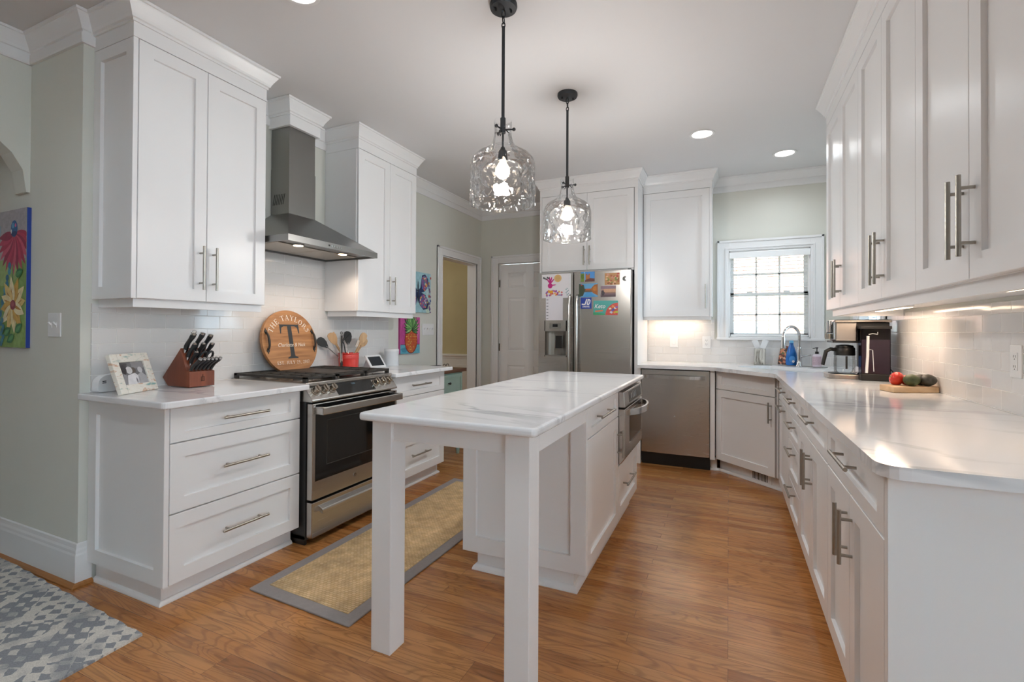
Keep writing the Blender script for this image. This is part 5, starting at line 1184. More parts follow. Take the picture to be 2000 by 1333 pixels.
# pineapple
f = Fr((XL, 3.655, .998), (0, 1, 0)); w, h = .308, .352; A = (w, h); R.seed(11)
sh = [('#c6559a', rc(0, .25, 1, 1)), ('#d277ad', blob(.8, .6, .2, .3)), ('#b8468c', blob(.15, .5, .15, .3)), ('#5fa9bd', rc(0, 0, 1, .24)), ('#3f8aa5', blob(.2, .1, .18, .08)), ('#7f2f5f', rc(.02, .24, .98, .26))]
sh += [('#6a2a1c', ov(.54, .36, .335, .36, 20)), ('#b8482c', ov(.54, .36, .31, .335, 20))]
for i in range(15):
    for j in range(9):
        x, y = .25 + .073*j + (.036 if i % 2 else 0), .06 + .045*i
        if ((x - .54)/.29)**2 + ((y - .36)/.315)**2 < 1: sh.append((R.choice(['#d9863a', '#e0a548', '#c96535', '#e3bd6a', '#d27440', '#cf5a48']), ov(x, y, .026, .019, 6)))
for k in range(15):
    a = PI*(-.12 + 1.24*k/14); L = .10 + .06*math.sin(max(0, min(PI, a))); 
    sh += [('#1f3a24', place(leaf(.54, .66, L + .012, .017, a), A)), (['#6fae5c', '#4f9050', '#8fc07a'][k % 3], place(leaf(.54, .67, L, .011, a), A))]
painting('pineapple_painting', f, w, h, .024, '#c6559a', '#a93f7c', 'small canvas of an orange pineapple on pink, low on the left wall', sh)
# butterfly
f = Fr((XL, 3.70, 1.400), (0, 1, 0)); w, h = .447, .401; A = (w, h); R.seed(5); sh = [('#9cc6d0', rc(0, 0, 1, 1)), ('#86b7cb', blob(.85, .75, .15, .2)), ('#c7d9c9', blob(.9, .15, .12, .2)), ('#b9d3d6', blob(.9, .45, .1, .2))]
for s in (1, -1):
    W1 = [(.5 + s*x, y) for x, y in ((0, .52), (.10, .62), (.16, .93), (.28, .97), (.40, .85), (.39, .68), (.26, .53), (.1, .49))]; W2 = [(.5 + s*x, y) for x, y in ((0, .5), (.14, .5), (.32, .44), (.43, .25), (.38, .10), (.22, .07), (.08, .18), (0, .38))]
    sh += [('#26355c', W1), ('#26355c', W2)]
    for (qx, qy, rx, ry) in ((.26, .74, .12, .19), (.22, .28, .15, .17)):
        sh.append(('#7d5a8f', ov(.5 + s*qx, qy, rx, ry, 16)))
        for _ in range(34):
            a, rr = R.random()*2*PI, R.random()**.5
            sh.append((R.choice(['#c95f86', '#3f6fb5', '#d9b45a', '#5fb0c0', '#b84a64', '#e0d8d0', '#6a4f9a', '#d98a5a', '#2f8f9f']), ov(.5 + s*qx + rx*rr*math.cos(a)*.95, qy + ry*rr*math.sin(a)*.95, .022, .026, 7)))
sh.append(('#2b2f3f', ov(.5, .5, .02, .28)))
for _ in range(14): sh.append((R.choice(['#b5524a', '#c98a4a', '#3f5fa5', '#7f5f8f']), blob(.90 + .09*R.random(), R.random(), .03, .04)))
painting('butterfly_painting', f, w, h, .024, '#9cc6d0', '#a9c8c6', 'square canvas of a patterned butterfly on light blue, beside the cased opening', sh)
# ---- switches and outlets
def plate(name, fr, w, h, label, cat, kind, n=1):
    t = thing(name, label, cat, fr.p(0, 0, 0), 'wall plates')
    p = MB().prism(fr, rounded([(-w/2, -h/2), (w/2, -h/2), (w/2, h/2), (-w/2, h/2)], .004), 0, .006).build('cover_plate', WPLAS, t, bevel=.002)
    for i in range(n):
        u = (i - (n-1)/2)*.046
        if kind == 'toggle':
            MB().fbox(fr, u - .006, u + .006, -.013, .013, .006, .008).build('slot', WPLAS, t); f2 = Fr(fr.p(u, 0, .007), fr.U, (fr.V*.75 + fr.N*.66)); MB().fbox(f2, -.004, .004, 0, .019, -.004, .004).build('toggle', WPLAS, t, bevel=.001)
        elif kind == 'rocker': MB().fbox(fr, u - .016, u + .016, -.033, .033, .006, .009).build('rocker', WPLAS, t, bevel=.002)
        else:
            o = MB().fbox(fr, u - .017, u + .017, -.034, .034, .006, .0085).build('socket_face', WPLAS, t, bevel=.002); m = MB()
            for v in (-.019, .019):
                for q in (-.0065, .0065): m.fbox(fr, u + q - .0012, u + q + .0012, v - .004, v + .005, .0085, .0089)
                m.cyl(fr.p(u, v - .010, .0085), fr.p(u, v - .010, .0089), .0024, seg=8)
            m.build('slots', BLACKP, o)
    return t
plate('light_switch', Fr((-3.048, YA, 1.240), (1, 0, 0)), .118, .118, 'white double toggle switch on the grey wall beside the flower painting', 'switch', 'toggle', 2)
plate('light_switch', Fr((XL, 4.135, 1.232), (0, 1, 0)), .205, .118, 'white four-gang toggle switch between pineapple painting and cased opening', 'switch', 'toggle', 4)
plate('light_switch', Fr((-.507, YB - .008, 1.120), (1, 0, 0)), .078, .118, 'white switch plate on the tile above the dishwasher', 'switch', 'rocker')
plate('power_outlet', Fr((-.198, YB - .008, 1.118), (1, 0, 0)), .078, .118, 'white outlet on the tile just left of the sink window', 'outlet', 'outlet')
t = plate('power_outlet', Fr((XR - .008, 2.415, 1.115), (0, -1, 0)), .078, .122, 'white outlet on the tiled right wall near the vegetables', 'outlet', 'outlet')
# ---- floor coverings
def seagrass():
    m, t, b = nt('seagrass_weave'); tc = N(t, 'ShaderNodeTexCoord'); mp = N(t, 'ShaderNodeMapping'); mp.inputs['Rotation'].default_value = (0, 0, .0)
    t.links.new(tc.outputs['Object'], mp.inputs[0]); br = N(t, 'ShaderNodeTexBrick'); br.offset = .5
    for k, v in (('Scale', 1.0), ('Mortar Size', .0022), ('Mortar Smooth', 1.0), ('Brick Width', .022), ('Row Height', .0125), ('Bias', 0.0)): br.inputs[k].default_value = v
    br.inputs['Color1'].default_value = lin('#dcc09a'); br.inputs['Color2'].default_value = lin('#cfb086'); br.inputs['Mortar'].default_value = lin('#b0925f')
    t.links.new(mp.outputs[0], br.inputs['Vector']); no = N(t, 'ShaderNodeTexNoise'); no.inputs['Scale'].default_value = 14; no.inputs['Detail'].default_value = 4; t.links.new(tc.outputs['Object'], no.inputs['Vector'])
    r = ramp(t, [(.3, (.72, .70, .66)), (.7, (1.12, 1.1, 1.05))]); t.links.new(no.outputs['Fac'], r.inputs['Fac'])
    mx = N(t, 'ShaderNodeMix', data_type='RGBA', blend_type='MULTIPLY'); mx.inputs[0].default_value = 1; t.links.new(br.outputs['Color'], mx.inputs[6]); t.links.new(r.outputs['Color'], mx.inputs[7]); t.links.new(mx.outputs[2], b.inputs['Base Color']); b.inputs['Roughness'].default_value = .85
    iv = N(t, 'ShaderNodeMath', operation='SUBTRACT'); iv.inputs[0].default_value = 1; t.links.new(br.outputs['Fac'], iv.inputs[1])
    bp = N(t, 'ShaderNodeBump'); bp.inputs['Strength'].default_value = .5; bp.inputs['Distance'].default_value = .004; t.links.new(iv.outputs[0], bp.inputs['Height']); t.links.new(bp.outputs['Normal'], b.inputs['Normal'])
    return m
t = thing('runner_rug', 'tan woven seagrass runner with grey border between range and island', 'rug', (-1.72, 2.46, 0))
q = [(-2.045, 1.548), (-1.415, 1.522), (-1.405, 3.395), (-2.052, 3.400)]
MB().prism(Fr((0, 0, 0), (1, 0, 0), (0, 1, 0)), rounded(q, .008), .0005, .009).build('border', mat('grey_webbing', '#928b89', .9, var=.05, scale=60, bump=.4, bscale=500), t, bevel=.003)
i = .062; MB().prism(Fr((0, 0, 0), (1, 0, 0), (0, 1, 0)), [(q[0][0] + i, q[0][1] + i), (q[1][0] - i, q[1][1] + i), (q[2][0] - i, q[2][1] - i), (q[3][0] + i, q[3][1] - i)], .008, .0105).build('woven_field', seagrass(), t)
def area_rug():
    m, t, b = nt('patterned_wool'); tc = N(t, 'ShaderNodeTexCoord'); mp = N(t, 'ShaderNodeMapping'); mp.inputs['Rotation'].default_value = (0, 0, .05); t.links.new(tc.outputs['Object'], mp.inputs[0])
    dn = N(t, 'ShaderNodeTexNoise'); dn.inputs['Scale'].default_value = 22; dn.inputs['Detail'].default_value = 2; t.links.new(tc.outputs['Object'], dn.inputs['Vector'])
    dm = N(t, 'ShaderNodeVectorMath', operation='MULTIPLY_ADD'); dm.inputs[1].default_value = (.03, .03, 0); t.links.new(dn.outputs['Color'], dm.inputs[0]); t.links.new(mp.outputs[0], dm.inputs[2])
    se = N(t, 'ShaderNodeSeparateXYZ'); t.links.new(dm.outputs[0], se.inputs[0])
    def tri(sock, freq, ph=0.0):
        a = N(t, 'ShaderNodeMath', operation='MULTIPLY_ADD'); a.inputs[1].default_value = freq; a.inputs[2].default_value = ph; t.links.new(sock, a.inputs[0])
        p = N(t, 'ShaderNodeMath', operation='PINGPONG'); p.inputs[1].default_value = .5; t.links.new(a.outputs[0], p.inputs[0]); return p.outputs[0]
    def two(op, x, y):
        n = N(t, 'ShaderNodeMath', operation=op)
        for k, v in ((0, x), (1, y)):
            if isinstance(v, float): n.inputs[k].default_value = v
            else: t.links.new(v, n.inputs[k])
        return n.outputs[0]
    small = two('ADD', tri(se.outputs[0], 15.0), tri(se.outputs[1], 21.0)); big = two('ADD', tri(se.outputs[0], 2.1), tri(se.outputs[1], 2.6))
    ln = tri(two('ADD', two('MULTIPLY', se.outputs[0], 4.4), two('MULTIPLY', tri(se.outputs[1], 5.0), .6)), 1.0)
    zone = two('GREATER_THAN', big, .52); s1 = two('GREATER_THAN', small, .62); s2 = two('LESS_THAN', small, .56); lz = two('LESS_THAN', ln, .10)
    mixz = two('ADD', two('MULTIPLY', zone, s1), two('MULTIPLY', two('SUBTRACT', 1.0, zone), s2)); al = two('MAXIMUM', mixz, lz)
    n2 = N(t, 'ShaderNodeTexNoise'); n2.inputs['Scale'].default_value = 7; n2.inputs['Detail'].default_value = 6; t.links.new(tc.outputs['Object'], n2.inputs['Vector'])
    wr = ramp(t, [(.36, (.25,) * 3), (.52, (1,) * 3)]); t.links.new(n2.outputs['Fac'], wr.inputs['Fac'])
    fac = two('MULTIPLY', al, wr.outputs['Color']); mx = N(t, 'ShaderNodeMix', data_type='RGBA'); mx.inputs[6].default_value = lin('#8f9297'); mx.inputs[7].default_value = lin('#d9d4cc'); t.links.new(fac, mx.inputs[0])
    n3 = N(t, 'ShaderNodeTexNoise'); n3.inputs['Scale'].default_value = 260; n3.inputs['Detail'].default_value = 2; t.links.new(tc.outputs['Object'], n3.inputs['Vector']); r3 = ramp(t, [(.3, (.8,) * 3), (.7, (1.1,) * 3)]); t.links.new(n3.outputs['Fac'], r3.inputs['Fac'])
    m2 = N(t, 'ShaderNodeMix', data_type='RGBA', blend_type='MULTIPLY'); m2.inputs[0].default_value = 1; t.links.new(mx.outputs[2], m2.inputs[6]); t.links.new(r3.outputs['Color'], m2.inputs[7]); t.links.new(m2.outputs[2], b.inputs['Base Color']); b.inputs['Roughness'].default_value = .95
    bp = N(t, 'ShaderNodeBump'); bp.inputs['Strength'].default_value = .5; bp.inputs['Distance'].default_value = .004; t.links.new(n3.outputs['Fac'], bp.inputs['Height']); t.links.new(bp.outputs['Normal'], b.inputs['Normal'])
    return m
edge = [(-2.122, 1.142)]
for k in range(1, 40): x = -2.122 - 2.1*k/40; edge.append((x, 1.142 + .05*(-2.122 - x) + .004*math.sin(k*2.3)))
edge += [(-4.25, 1.20), (-4.2, -.4), (-2.03, -.4)]
solo(MB().prism(Fr((0, 0, 0), (1, 0, 0), (0, 1, 0)), edge, .0005, .0095), 'area_rug', area_rug(), 'large grey and ivory patterned area rug by the hall, lower left corner', 'rug')
# ---- teal chest beside the opening
TEAL = mat('teal_paint', '#8fa69c', .5, var=.06, scale=8); WAL = wood('walnut_top', '#4a2f22', '#6e4a36', 1, .4, 14)
tx, ya, yb = -2.425, 3.56, 4.165
t = thing('chest_of_drawers', 'small teal chest with dark wood top between counter and cased opening', 'chest', (-2.62, 3.86, 0))
MB().box(XL + .012, -2.40, ya - .01, yb + .045, .815, .848).build('top', WAL, t, bevel=.003)
MB().box(XL + .02, tx, ya, yb, .14, .815).build('body', TEAL, t, bevel=.002)
fc = Fr((tx, 0, 0), (0, 1, 0))
for z0, z1 in ((.60, .80), (.38, .585), (.16, .365)):
    d = shaker('drawer', fc.at(0, 0, .014), ya + .02, yb - .02, z0, z1, t, st=.03, rec=.006, t=.013, m=TEAL)
    for y in (3.72, 3.885): MB().cyl(fc.p(y, (z0+z1)/2 + .02, .014), fc.p(y, (z0+z1)/2 + .02, .026), .006, seg=10).ball(fc.p(y, (z0+z1)/2 + .02, .034), .012, seg=12, rings=8).build('knob', BLACKP, d, smooth=True)
for x in (XL + .04, tx - .03):
    for y in (ya + .03, yb - .03): MB().cyl((x, y, 0), (x, y, .14), .016, .024, 12).build('leg', TEAL, t)
t = thing('dish', 'small black dish on the teal chest, nearer the counter', 'dish', (-2.60, 3.95, .848)); MB().lathe([(0, .8485), (.025, .8485), (.05, .868), (.062, .879), (.058, .879), (.046, .868), (.022, .853), (0, .852)], (-2.60, 3.95, 0), 24).build('bowl', BLACKP, t, smooth=True)
t = thing('sunglasses', 'folded dark sunglasses on the teal chest beside the black dish', 'sunglasses', (-2.59, 4.09, .849)); m = MB()
for s in (-1, 1): m.tube([(-2.57, 4.09 + s*.03 + .024*math.cos(k*PI/6), .869 + .018*math.sin(k*PI/6)) for k in range(12)], .003, 6, True)
m.build('frame', BLACKP, t, smooth=True); MB().tube([(-2.585, 4.03, .862), (-2.60, 4.10, .858), (-2.59, 4.15, .853)], .003, 6).build('temple', BLACKP, t, smooth=True)
t = thing('key_ring', 'bunch of keys hanging over the teal chest edge at the counter end', 'keys', (-2.42, 3.74, .848)); MB().tube([(-2.42, 3.66 + .08*k/6, .853 + .003*math.sin(k)) for k in range(7)], .004, 6).build('strap', BLACKP, t); MB().tube([(-2.405 + .004*k, 3.745 + .003*k, .853 - .014*max(0, k-2)) for k in range(6)], .006, 6).build('fob', BLACKP, t)
# ---- sink, faucet and what stands around it
C45 = Vector((.43, 4.62, 0)); Mr = Matrix.Translation(C45) @ Matrix.Rotation(-PI/4, 4, 'Z')
t = thing('sink', 'white undermount sink set diagonally in the corner worktop', 'sink', (C45.x, C45.y, .70))
o = rounded([(-.34, -.21), (.34, -.21), (.34, .21), (-.34, .21)], .065); i_ = rounded([(-.315, -.185), (.315, -.185), (.315, .185), (-.315, .185)], .06); k = len(o); m = MB()
m.add([(x, y, .884) for x, y in o] + [(x, y, .708) for x, y in i_], [(j, (j+1) % k, k + (j+1) % k, k + j) for j in range(k)] + [tuple(range(k, 2*k))]).xf(Mr).build('basin', mat('white_fireclay', '#e3e6e8', .2), t, fix=False)
MB().cyl(Mr @ Vector((0, .05, .7085)), Mr @ Vector((0, .05, .711)), .04, seg=20).build('drain', CHROME, t)
m = MB(); fb_ = (.582, 4.985)
t = thing('faucet', 'tall chrome pull-down faucet in front of the sink window', 'faucet', (fb_[0], fb_[1], CT))
MB().lathe([(0, CT), (.034, CT), (.034, CT + .006), (.024, CT + .02), (.020, CT + .06), (.019, CT + .16), (.017, CT + .17), (0, CT + .17)], (fb_[0], fb_[1], 0), 24).build('base', CHROME, t, smooth=True)
d = Vector((-.72, -.69, 0)).normalized(); P_ = Vector((fb_[0], fb_[1], 0)); ar = [P_ + Vector((0, 0, CT + .15))]
for k in range(13): a = PI*k/12; ar.append(P_ + d*(.095 - .095*math.cos(a)) + Vector((0, 0, CT + .262 + .095*math.sin(a))))
MB().tube(ar, .0125, 12).build('spout', CHROME, t, smooth=True)
e = ar[-1]; MB().cyl(e, e - Vector((0, 0, .095)), .015, .022, 18).cyl(e - Vector((0, 0, .095)), e - Vector((0, 0, .10)), .022, .020, 18).build('spray_head', CHROME, t, smooth=True)
sd = Vector((.62, -.5, 0)).normalized(); MB().tube([P_ + sd*.018 + Vector((0, 0, CT + .09)), P_ + sd*.05 + Vector((0, 0, CT + .096)), P_ + sd*.10 + Vector((0, 0, CT + .108))], [.011, .009, .006], 10).build('lever', CHROME, t, smooth=True)
GREYT = mat('grey_tray', '#8f908e', .5)
solo(MB().prism(Fr((0, 0, 0), Vector((.335, -.235, 0)), Vector((.235, .335, 0))), [((u*.335 + v*-.235)/.4092, (u*.235 + v*.335)/.4092) for u, v in ((.42, 5.085), (.74, 4.862), (.79, 4.93), (.47, 5.125))], CT, CT + .006), 'tray', GREYT, 'flat grey drip tray behind the sink under the bottles', 'tray', bevel=.002)
tz = CT + .0065
t = thing('dish_soap_bottle', 'blue dish soap bottle beside the faucet', 'bottle', (.525, 5.035, tz))
BL = mat('blue_detergent', '#1d66b3', .2, var=.05)
MB().lathe([(0, tz), (.040, tz), (.046, tz + .012), (.047, tz + .05), (.040, tz + .11), (.026, tz + .16), (.017, tz + .185), (.016, tz + .20), (0, tz + .20)], (.525, 5.035, 0), 24, sx=1.0, sy=.62).build('bottle', BL, t, smooth=True)
MB().lathe([(.017, tz + .20), (.018, tz + .215), (.012, tz + .225), (0, tz + .226)], (.525, 5.035, 0), 18).build('cap', mat('pale_blue_cap', '#6fb3dc', .3), t, smooth=True)
lf = Fr((.525, 5.035 - .0295, tz), (1, 0, 0)); m = MB().prism(lf, ov(.004, .055, .026, .03, 14), 0, .0012); m.mat(1).prism(lf, ov(.012, .035, .011, .011, 10), .0012, .0016); m.build('label', [mat('label_blue', '#3f86c9', .35), PAPER], t)
def dots():
    m, t, b = nt('floral_card'); tc = N(t, 'ShaderNodeTexCoord'); vo = N(t, 'ShaderNodeTexVoronoi'); vo.inputs['Scale'].default_value = 62; t.links.new(tc.outputs['Object'], vo.inputs['Vector'])
    se = N(t, 'ShaderNodeSeparateColor'); t.links.new(vo.outputs['Color'], se.inputs[0]); r = ramp(t, [(0, lin('#3d2b28')), (.3, lin('#8a4634')), (.55, lin('#c9835f')), (.75, lin('#d9b39a')), (.9, lin('#5f6f4a'))], 'CONSTANT'); t.links.new(se.outputs[0], r.inputs['Fac']); t.links.new(r.outputs['Color'], b.inputs['Base Color']); return m
fcd = Fr((.470, 5.095, tz), Vector((1, -.25, 0)), Vector((.06, .18, 1)))
solo(MB().prism(fcd, rounded([(-.052, 0), (.052, 0), (.060, .165), (-.030, .185)], .006), -.006, 0), 'floral_pouch', dots(), 'brown floral patterned pouch standing behind the blue bottle', 'pouch')
t = thing('hand_soap_bottle', 'clear hand soap pump bottle with pinkish label at the right of the faucet', 'bottle', (.705, 4.905, tz))
MB().lathe([(0, tz), (.034, tz), (.035, tz + .005), (.035, tz + .092), (.028, tz + .105), (.014, tz + .112), (0, tz + .112)], (.705, 4.905, 0), 24, sy=.75).build('bottle', mat('pale_soap', '#cfc4cf', .2), t, smooth=True)
MB().lathe([(.0356, tz + .018), (.0356, tz + .088)], (.705, 4.905, 0), 24, sy=.76).build('label', mat('soap_label', '#b9a3ad', .6, var=.15, scale=120), t, smooth=True)
MB().cyl((.705, 4.905, tz + .112), (.705, 4.905, tz + .132), .014, seg=14).cyl((.705, 4.905, tz + .132), (.705, 4.905, tz + .160), .004, seg=8).cyl((.705, 4.905, tz + .160), (.705, 4.905, tz + .168), .010, seg=12).cyl((.705, 4.905, tz + .165), (.672, 4.885, tz + .160), .004, seg=8).build('pump', BLACKP, t, smooth=True)
# brush vase
def birch():
    m, t, b = nt('streaked_ceramic'); tc = N(t, 'ShaderNodeTexCoord'); mp = N(t, 'ShaderNodeMapping'); mp.inputs['Scale'].default_value = (42, 42, 9); t.links.new(tc.outputs['Object'], mp.inputs[0]); no = N(t, 'ShaderNodeTexNoise'); no.inputs['Scale'].default_value = 1; no.inputs['Detail'].default_value = 4; no.inputs['Distortion'].default_value = 1; t.links.new(mp.outputs[0], no.inputs['Vector'])
    r = ramp(t, [(.34, lin('#5d5850')), (.5, lin('#b7b3aa')), (.64, lin('#cfcdc6'))]); t.links.new(no.outputs['Fac'], r.inputs['Fac']); t.links.new(r.outputs['Color'], b.inputs['Base Color']); b.inputs['Roughness'].default_value = .4; return m
t = thing('brush_holder', 'streaked grey square holder with white scrub brushes, left of the faucet', 'holder', (.267, 5.055, CT))
m = MB(); z0, z1 = CT, CT + .15; x0, x1, ya, yb = .220, .314, 5.02, 5.09
for a in ((x0, x1, ya, ya + .005), (x0, x1, yb - .005, yb), (x0, x0 + .005, ya, yb), (x1 - .005, x1, ya, yb)): m.box(a[0], a[1], a[2], a[3], z0, z1)
m.box(x0, x1, ya, yb, z0, z0 + .006).build('pot', birch(), t, bevel=.002)
for lb, a, b in (('white dish brush leaning left in the streaked holder', (.285, 5.06), (-.055, .0)), ('white ruffled scrub brush leaning right in the streaked holder', (.262, 5.045), (.05, .0))):
    k = thing('scrub_brush', lb, 'brush', (a[0], a[1], CT + .01), 'brushes by the sink'); p0 = Vector((a[0], a[1], CT + .012)); p1 = Vector((a[0] + b[0]*.6, a[1], CT + .165)); p2 = Vector((a[0] + b[0]*1.25, a[1], CT + .245))
    MB().tube([p0, p1], .006, 8).build('handle', WPLAS, k); dv = (p2 - p1).normalized(); f = Fr(p1, Vector((0, 1, 0)).cross(dv), dv); MB().prism(f, rounded([(-.022, -.012), (.022, -.012), (.026, .075), (-.026, .075)], .008), -.008, .008).build('bristle_head', mat('white_bristle', '#e4e6e8', .8, bump=.6, bscale=300), k, bevel=.002)
solo(MB().prism(Fr((.30, 5.0, CT), Vector((1, -.25, 0)), (0, 1, 0)), rounded([(-.08, 0), (.07, 0), (.07, .04), (-.08, .03)], .01), 0, .005), 'spoon_rest', GREYT, 'small flat grey dish under the brush holder', 'dish')
# ---- coffee maker and carafe
t = thing('coffee_maker', 'steel and black drip coffee maker with a tall clear water tank, under the right cabinets', 'coffee maker', (.79, 3.87, CT))
ST2 = mat('warm_steel', '#b7aea6', .28, 1.0, var=.05); SMK = SMOKE
MB().prism(Fr((0, 0, CT), (1, 0, 0), (0, 1, 0)), rounded([(.605, 3.775), (.94, 3.775), (.94, 3.985), (.605, 3.985)], [.06, .01, .01, .06]), .0, .030).build('base', ST2, t, bevel=.004)
MB().prism(Fr((0, 0, CT), (1, 0, 0), (0, 1, 0)), rounded([(.628, 3.795), (.80, 3.795), (.80, 3.965), (.628, 3.965)], .05), .030, .034).build('warming_plate', BLACKP, t)
MB().box(.805, .945, 3.80, 3.985, CT + .03, CT + .25).build('column', DARKG, t, bevel=.004)
MB().prism(Fr((0, 3.985, 0), (1, 0, 0)), [(.765, CT + .031), (.806, CT + .031), (.806, CT + .075)], 0, .19).build('brace', CHROME, t)
MB().box(.648, .765, 3.772, 3.985, CT + .252, CT + .372).build('brew_head', ST2, t, bevel=.006)
MB().box(.765, .945, 3.80, 3.985, CT + .252, CT + .372).build('rear_housing', DARKG, t, bevel=.004)
MB().box(.640, .950, 3.768, 3.99, CT + .372, CT + .392).build('lid', ST2, t, bevel=.006)
MB().box(.632, .80, 3.775, 3.985, CT + .238, CT + .252).build('lower_trim', BLACKP, t, bevel=.003)
MB().box(.636, .650, 3.785, 3.975, CT + .26, CT + .38).build('front_panel', CHROME, t, bevel=.004)
MB().cyl((.622, 3.83, CT + .30), (.622, 3.83, CT + .385), .016, .013, 16).build('steam_valve', CHROME, t, smooth=True); MB().cyl((.618, 3.83, CT + .262), (.618, 3.83, CT + .298), .021, seg=16).build('control_dial', NICKEL, t, smooth=True)
MB().cyl((.622, 3.83, CT + .300), (.622, 3.83, CT + .306), .019, seg=16).build('valve_ring', BLACKP, t)
MB().box(.772, .925, 3.700, 3.772, CT, CT + .045).build('tank_foot', BLACKP, t, bevel=.005)
tk = MB()
for a in ((.772, .925, 3.700, 3.703), (.772, .775, 3.700, 3.772), (.922, .925, 3.700, 3.772), (.772, .925, 3.769, 3.772)): tk.box(a[0], a[1], a[2], a[3], CT + .045, CT + .330)
tk.build('water_tank', SMK, t); MB().box(.7755, .9215, 3.7035, 3.7685, CT + .047, CT + .262).build('water', mat('tank_water', '#a59aa4', .15, var=.05), t)  # pale purple-grey colour of the water itself
MB().box(.766, .931, 3.694, 3.776, CT + .330, CT + .348).build('tank_lid', BLACKP, t, bevel=.003)
MB().tube([(.800, 3.701, CT + .05), (.806, 3.701, CT + .16), (.808, 3.701, CT + .285)], .0085, 8).build('filter_stick', WPLAS, t); MB().tube([(.812, 3.700, CT + .295), (.832, 3.700, CT + .300), (.858, 3.700, CT + .296), (.858, 3.700, CT + .31)], .0022, 6).build('float_wire', WPLAS, t); MB().tube([(.812, 3.700, CT + .20), (.832, 3.700, CT + .196), (.838, 3.700, CT + .06)], .0022, 6).build('float_wire', WPLAS, t)
solo(MB().tube([(.932, 3.74, CT + .075), (.945, 3.70, CT + .05), (.965, 3.62, CT + .02), (.975, 3.50, CT + .005), (.978, 3.40, CT + .004)], .004, 8), 'coffee_maker_cable', BLACKP, 'black cord running from the coffee maker along the tiled wall', 'cord', smooth=True)
cc = (.716, 3.878); z = CT + .0345
t = thing('coffee_carafe', 'glass coffee carafe with black handle standing in the coffee maker', 'carafe', (cc[0], cc[1], z))
MB().lathe([(0, z), (.056, z), (.060, z + .006), (.062, z + .06), (.060, z + .11), (.058, z + .122)], (cc[0], cc[1], 0), 32).build('glass_body', CLEAR, t, smooth=True)
MB().lathe([(.0585, z + .118), (.061, z + .122), (.060, z + .165), (.056, z + .172), (.058, z + .122)], (cc[0], cc[1], 0), 32).build('collar', BLACKP, t, smooth=True)
MB().lathe([(0, z + .172), (.052, z + .172), (.050, z + .184), (.02, z + .190), (0, z + .190)], (cc[0], cc[1], 0), 28).build('lid', BLACKP, t, smooth=True)
MB().tube([(cc[0] - .055, cc[1] - .02, z + .155), (cc[0] - .085, cc[1] - .03, z + .160), (cc[0] - .112, cc[1] - .04, z + .145), (cc[0] - .122, cc[1] - .043, z + .10), (cc[0] - .132, cc[1] - .046, z + .052)], [.013, .013, .013, .012, .011], 10).build('handle', BLACKP, t, smooth=True)
m = MB(); f = Fr((cc[0], cc[1] - .0625, z), (1, 0, 0)); m.fbox(f, -.006, .006, .03, .115, -.001, .0008).build('level_gauge', BLACKP, t)
# ---- cutting board and vegetables
d = Vector((.985 - .769, 3.13 - 3.026, 0)).normalized(); nn = Vector((-d.y, d.x, 0))
q = [(.769, 3.026), (.984, 3.130), (.978, 3.30), (.86, 3.245), (.735, 3.145)]
solo(MB().prism(Fr((0, 0, 0), (1, 0, 0), (0, 1, 0)), rounded(q, .008), CT, .944), 'cutting_board', wood('pale_maple', '#b99670', '#d2b48f', 0, .5, 9), 'thick pale wooden cutting board against the right tile wall', 'cutting board', bevel=.003)
TOM = mat('tomato_red', '#c2301f', .22, var=.08, scale=10); TOM2 = mat('tomato_orange', '#d0492c', .25, var=.08, scale=10); GRN = mat('sepal_green', '#7fa05a', .6); AV = mat('avocado_green', '#46502f', .42, var=.22, scale=70, bump=.35, bscale=160); AVD = mat('avocado_dark', '#35332b', .42, var=.22, scale=70, bump=.35, bscale=160)
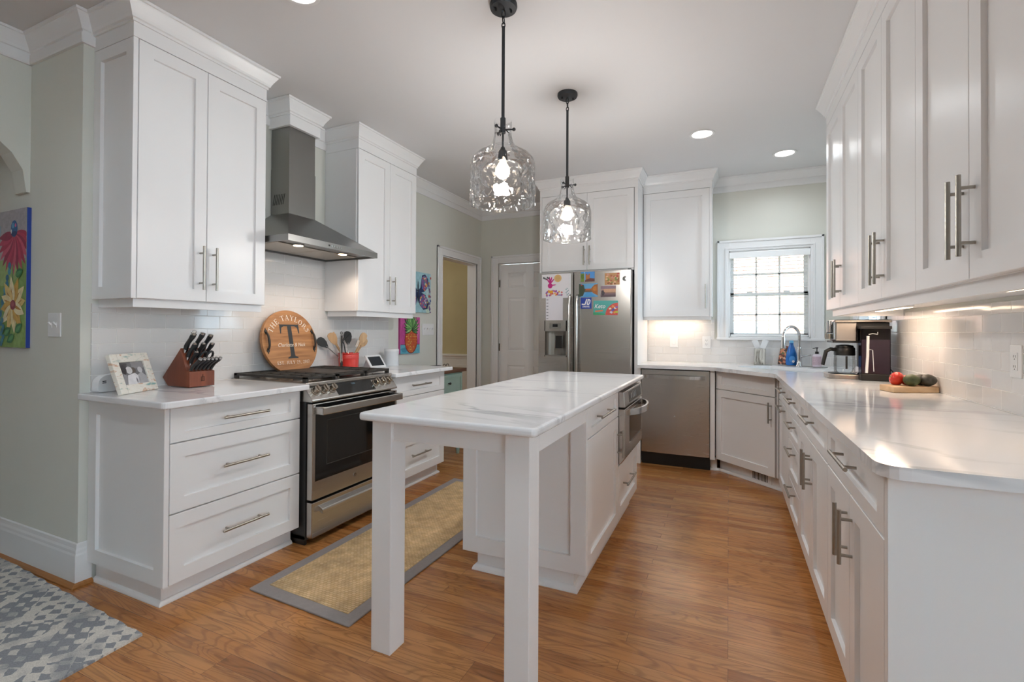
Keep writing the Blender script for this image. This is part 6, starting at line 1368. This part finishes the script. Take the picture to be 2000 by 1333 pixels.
def tomato(c, r, m_, lab, stem=True):
    t = thing('tomato', lab, 'tomato', (c[0], c[1], .9445), 'tomatoes on the cutting board'); zc = .9445 + r*.86
    b = MB().ball((0, 0, 0), r, r, r*.86, seg=24, rings=14)
    for v in b.v: 
        if v.z > 0: v.z -= .22*r*max(0, 1 - math.hypot(v.x, v.y)/(r*.45))
    T_ = Matrix.Translation((c[0], c[1], zc)) @ (Matrix.Rotation(-1.2, 4, 'Y') if stem else Matrix.Identity(4)); b.xf(T_).build('fruit', m_, t, smooth=True)
    s = MB()
    for k in range(5):
        a = 2*PI*k/5; s.add([Vector((0, 0, r*.68)), Vector((r*.18*math.cos(a-.5), r*.18*math.sin(a-.5), r*.71)), Vector((r*.52*math.cos(a), r*.52*math.sin(a), r*.74)), Vector((r*.18*math.cos(a+.5), r*.18*math.sin(a+.5), r*.71))], [(0, 1, 2, 3)])
    s.cyl((0, 0, r*.66), (0, 0, r*.86), r*.05, seg=6); s.xf(T_).build('green_sepals', GRN, t)
def avocado(c, ang, m_, lab, L=.052, r=.033):
    t = thing('avocado', lab, 'avocado', (c[0], c[1], .9445), 'avocados on the cutting board'); b = MB().ball((0, 0, 0), L, r, r, seg=26, rings=16)
    for v in b.v: s_ = 1 - .22*max(0, v.x/L); v.y *= s_; v.z *= s_
    T_ = Matrix.Translation((c[0], c[1], .9445 + r)) @ Matrix.Rotation(ang, 4, 'Z'); b.xf(T_).build('fruit', m_, t, smooth=True)
    MB().cyl((L*.97, 0, 0), (L*1.06, 0, 0), r*.14, r*.1, 8).xf(T_).build('stem_end', mat('stem_brown', '#6b5637', .8), t)
tomato((.816, 3.168), .037, TOM, 'red tomato with green sepals at the left end of the cutting board')
tomato((.862, 3.180), .031, TOM2, 'orange-red tomato half hidden behind the green avocado', False)
tomato((.925, 3.242), .030, TOM, 'red tomato at the back of the board behind the avocados', False)
avocado((.868, 3.118), .35, AV, 'greener avocado at the front middle of the cutting board', .040, .031)
avocado((.944, 3.148), .35, AVD, 'darkest avocado at the right end of the cutting board', .040, .031)
avocado((.925, 3.185), .40, AVD, 'avocado tucked between the back tomato and the front avocados', .036, .029)
# unseen fill light added to brighten the room beyond the cased opening
l = bpy.data.lights.new('far_room_fill', 'POINT'); l.energy = 14; l.color = (1, .9, .75); l.shadow_soft_size = .1
o = bpy.data.objects.new('far_room_fill', l); COL.objects.link(o); o.location = (-4.3, 4.2, 2.4)
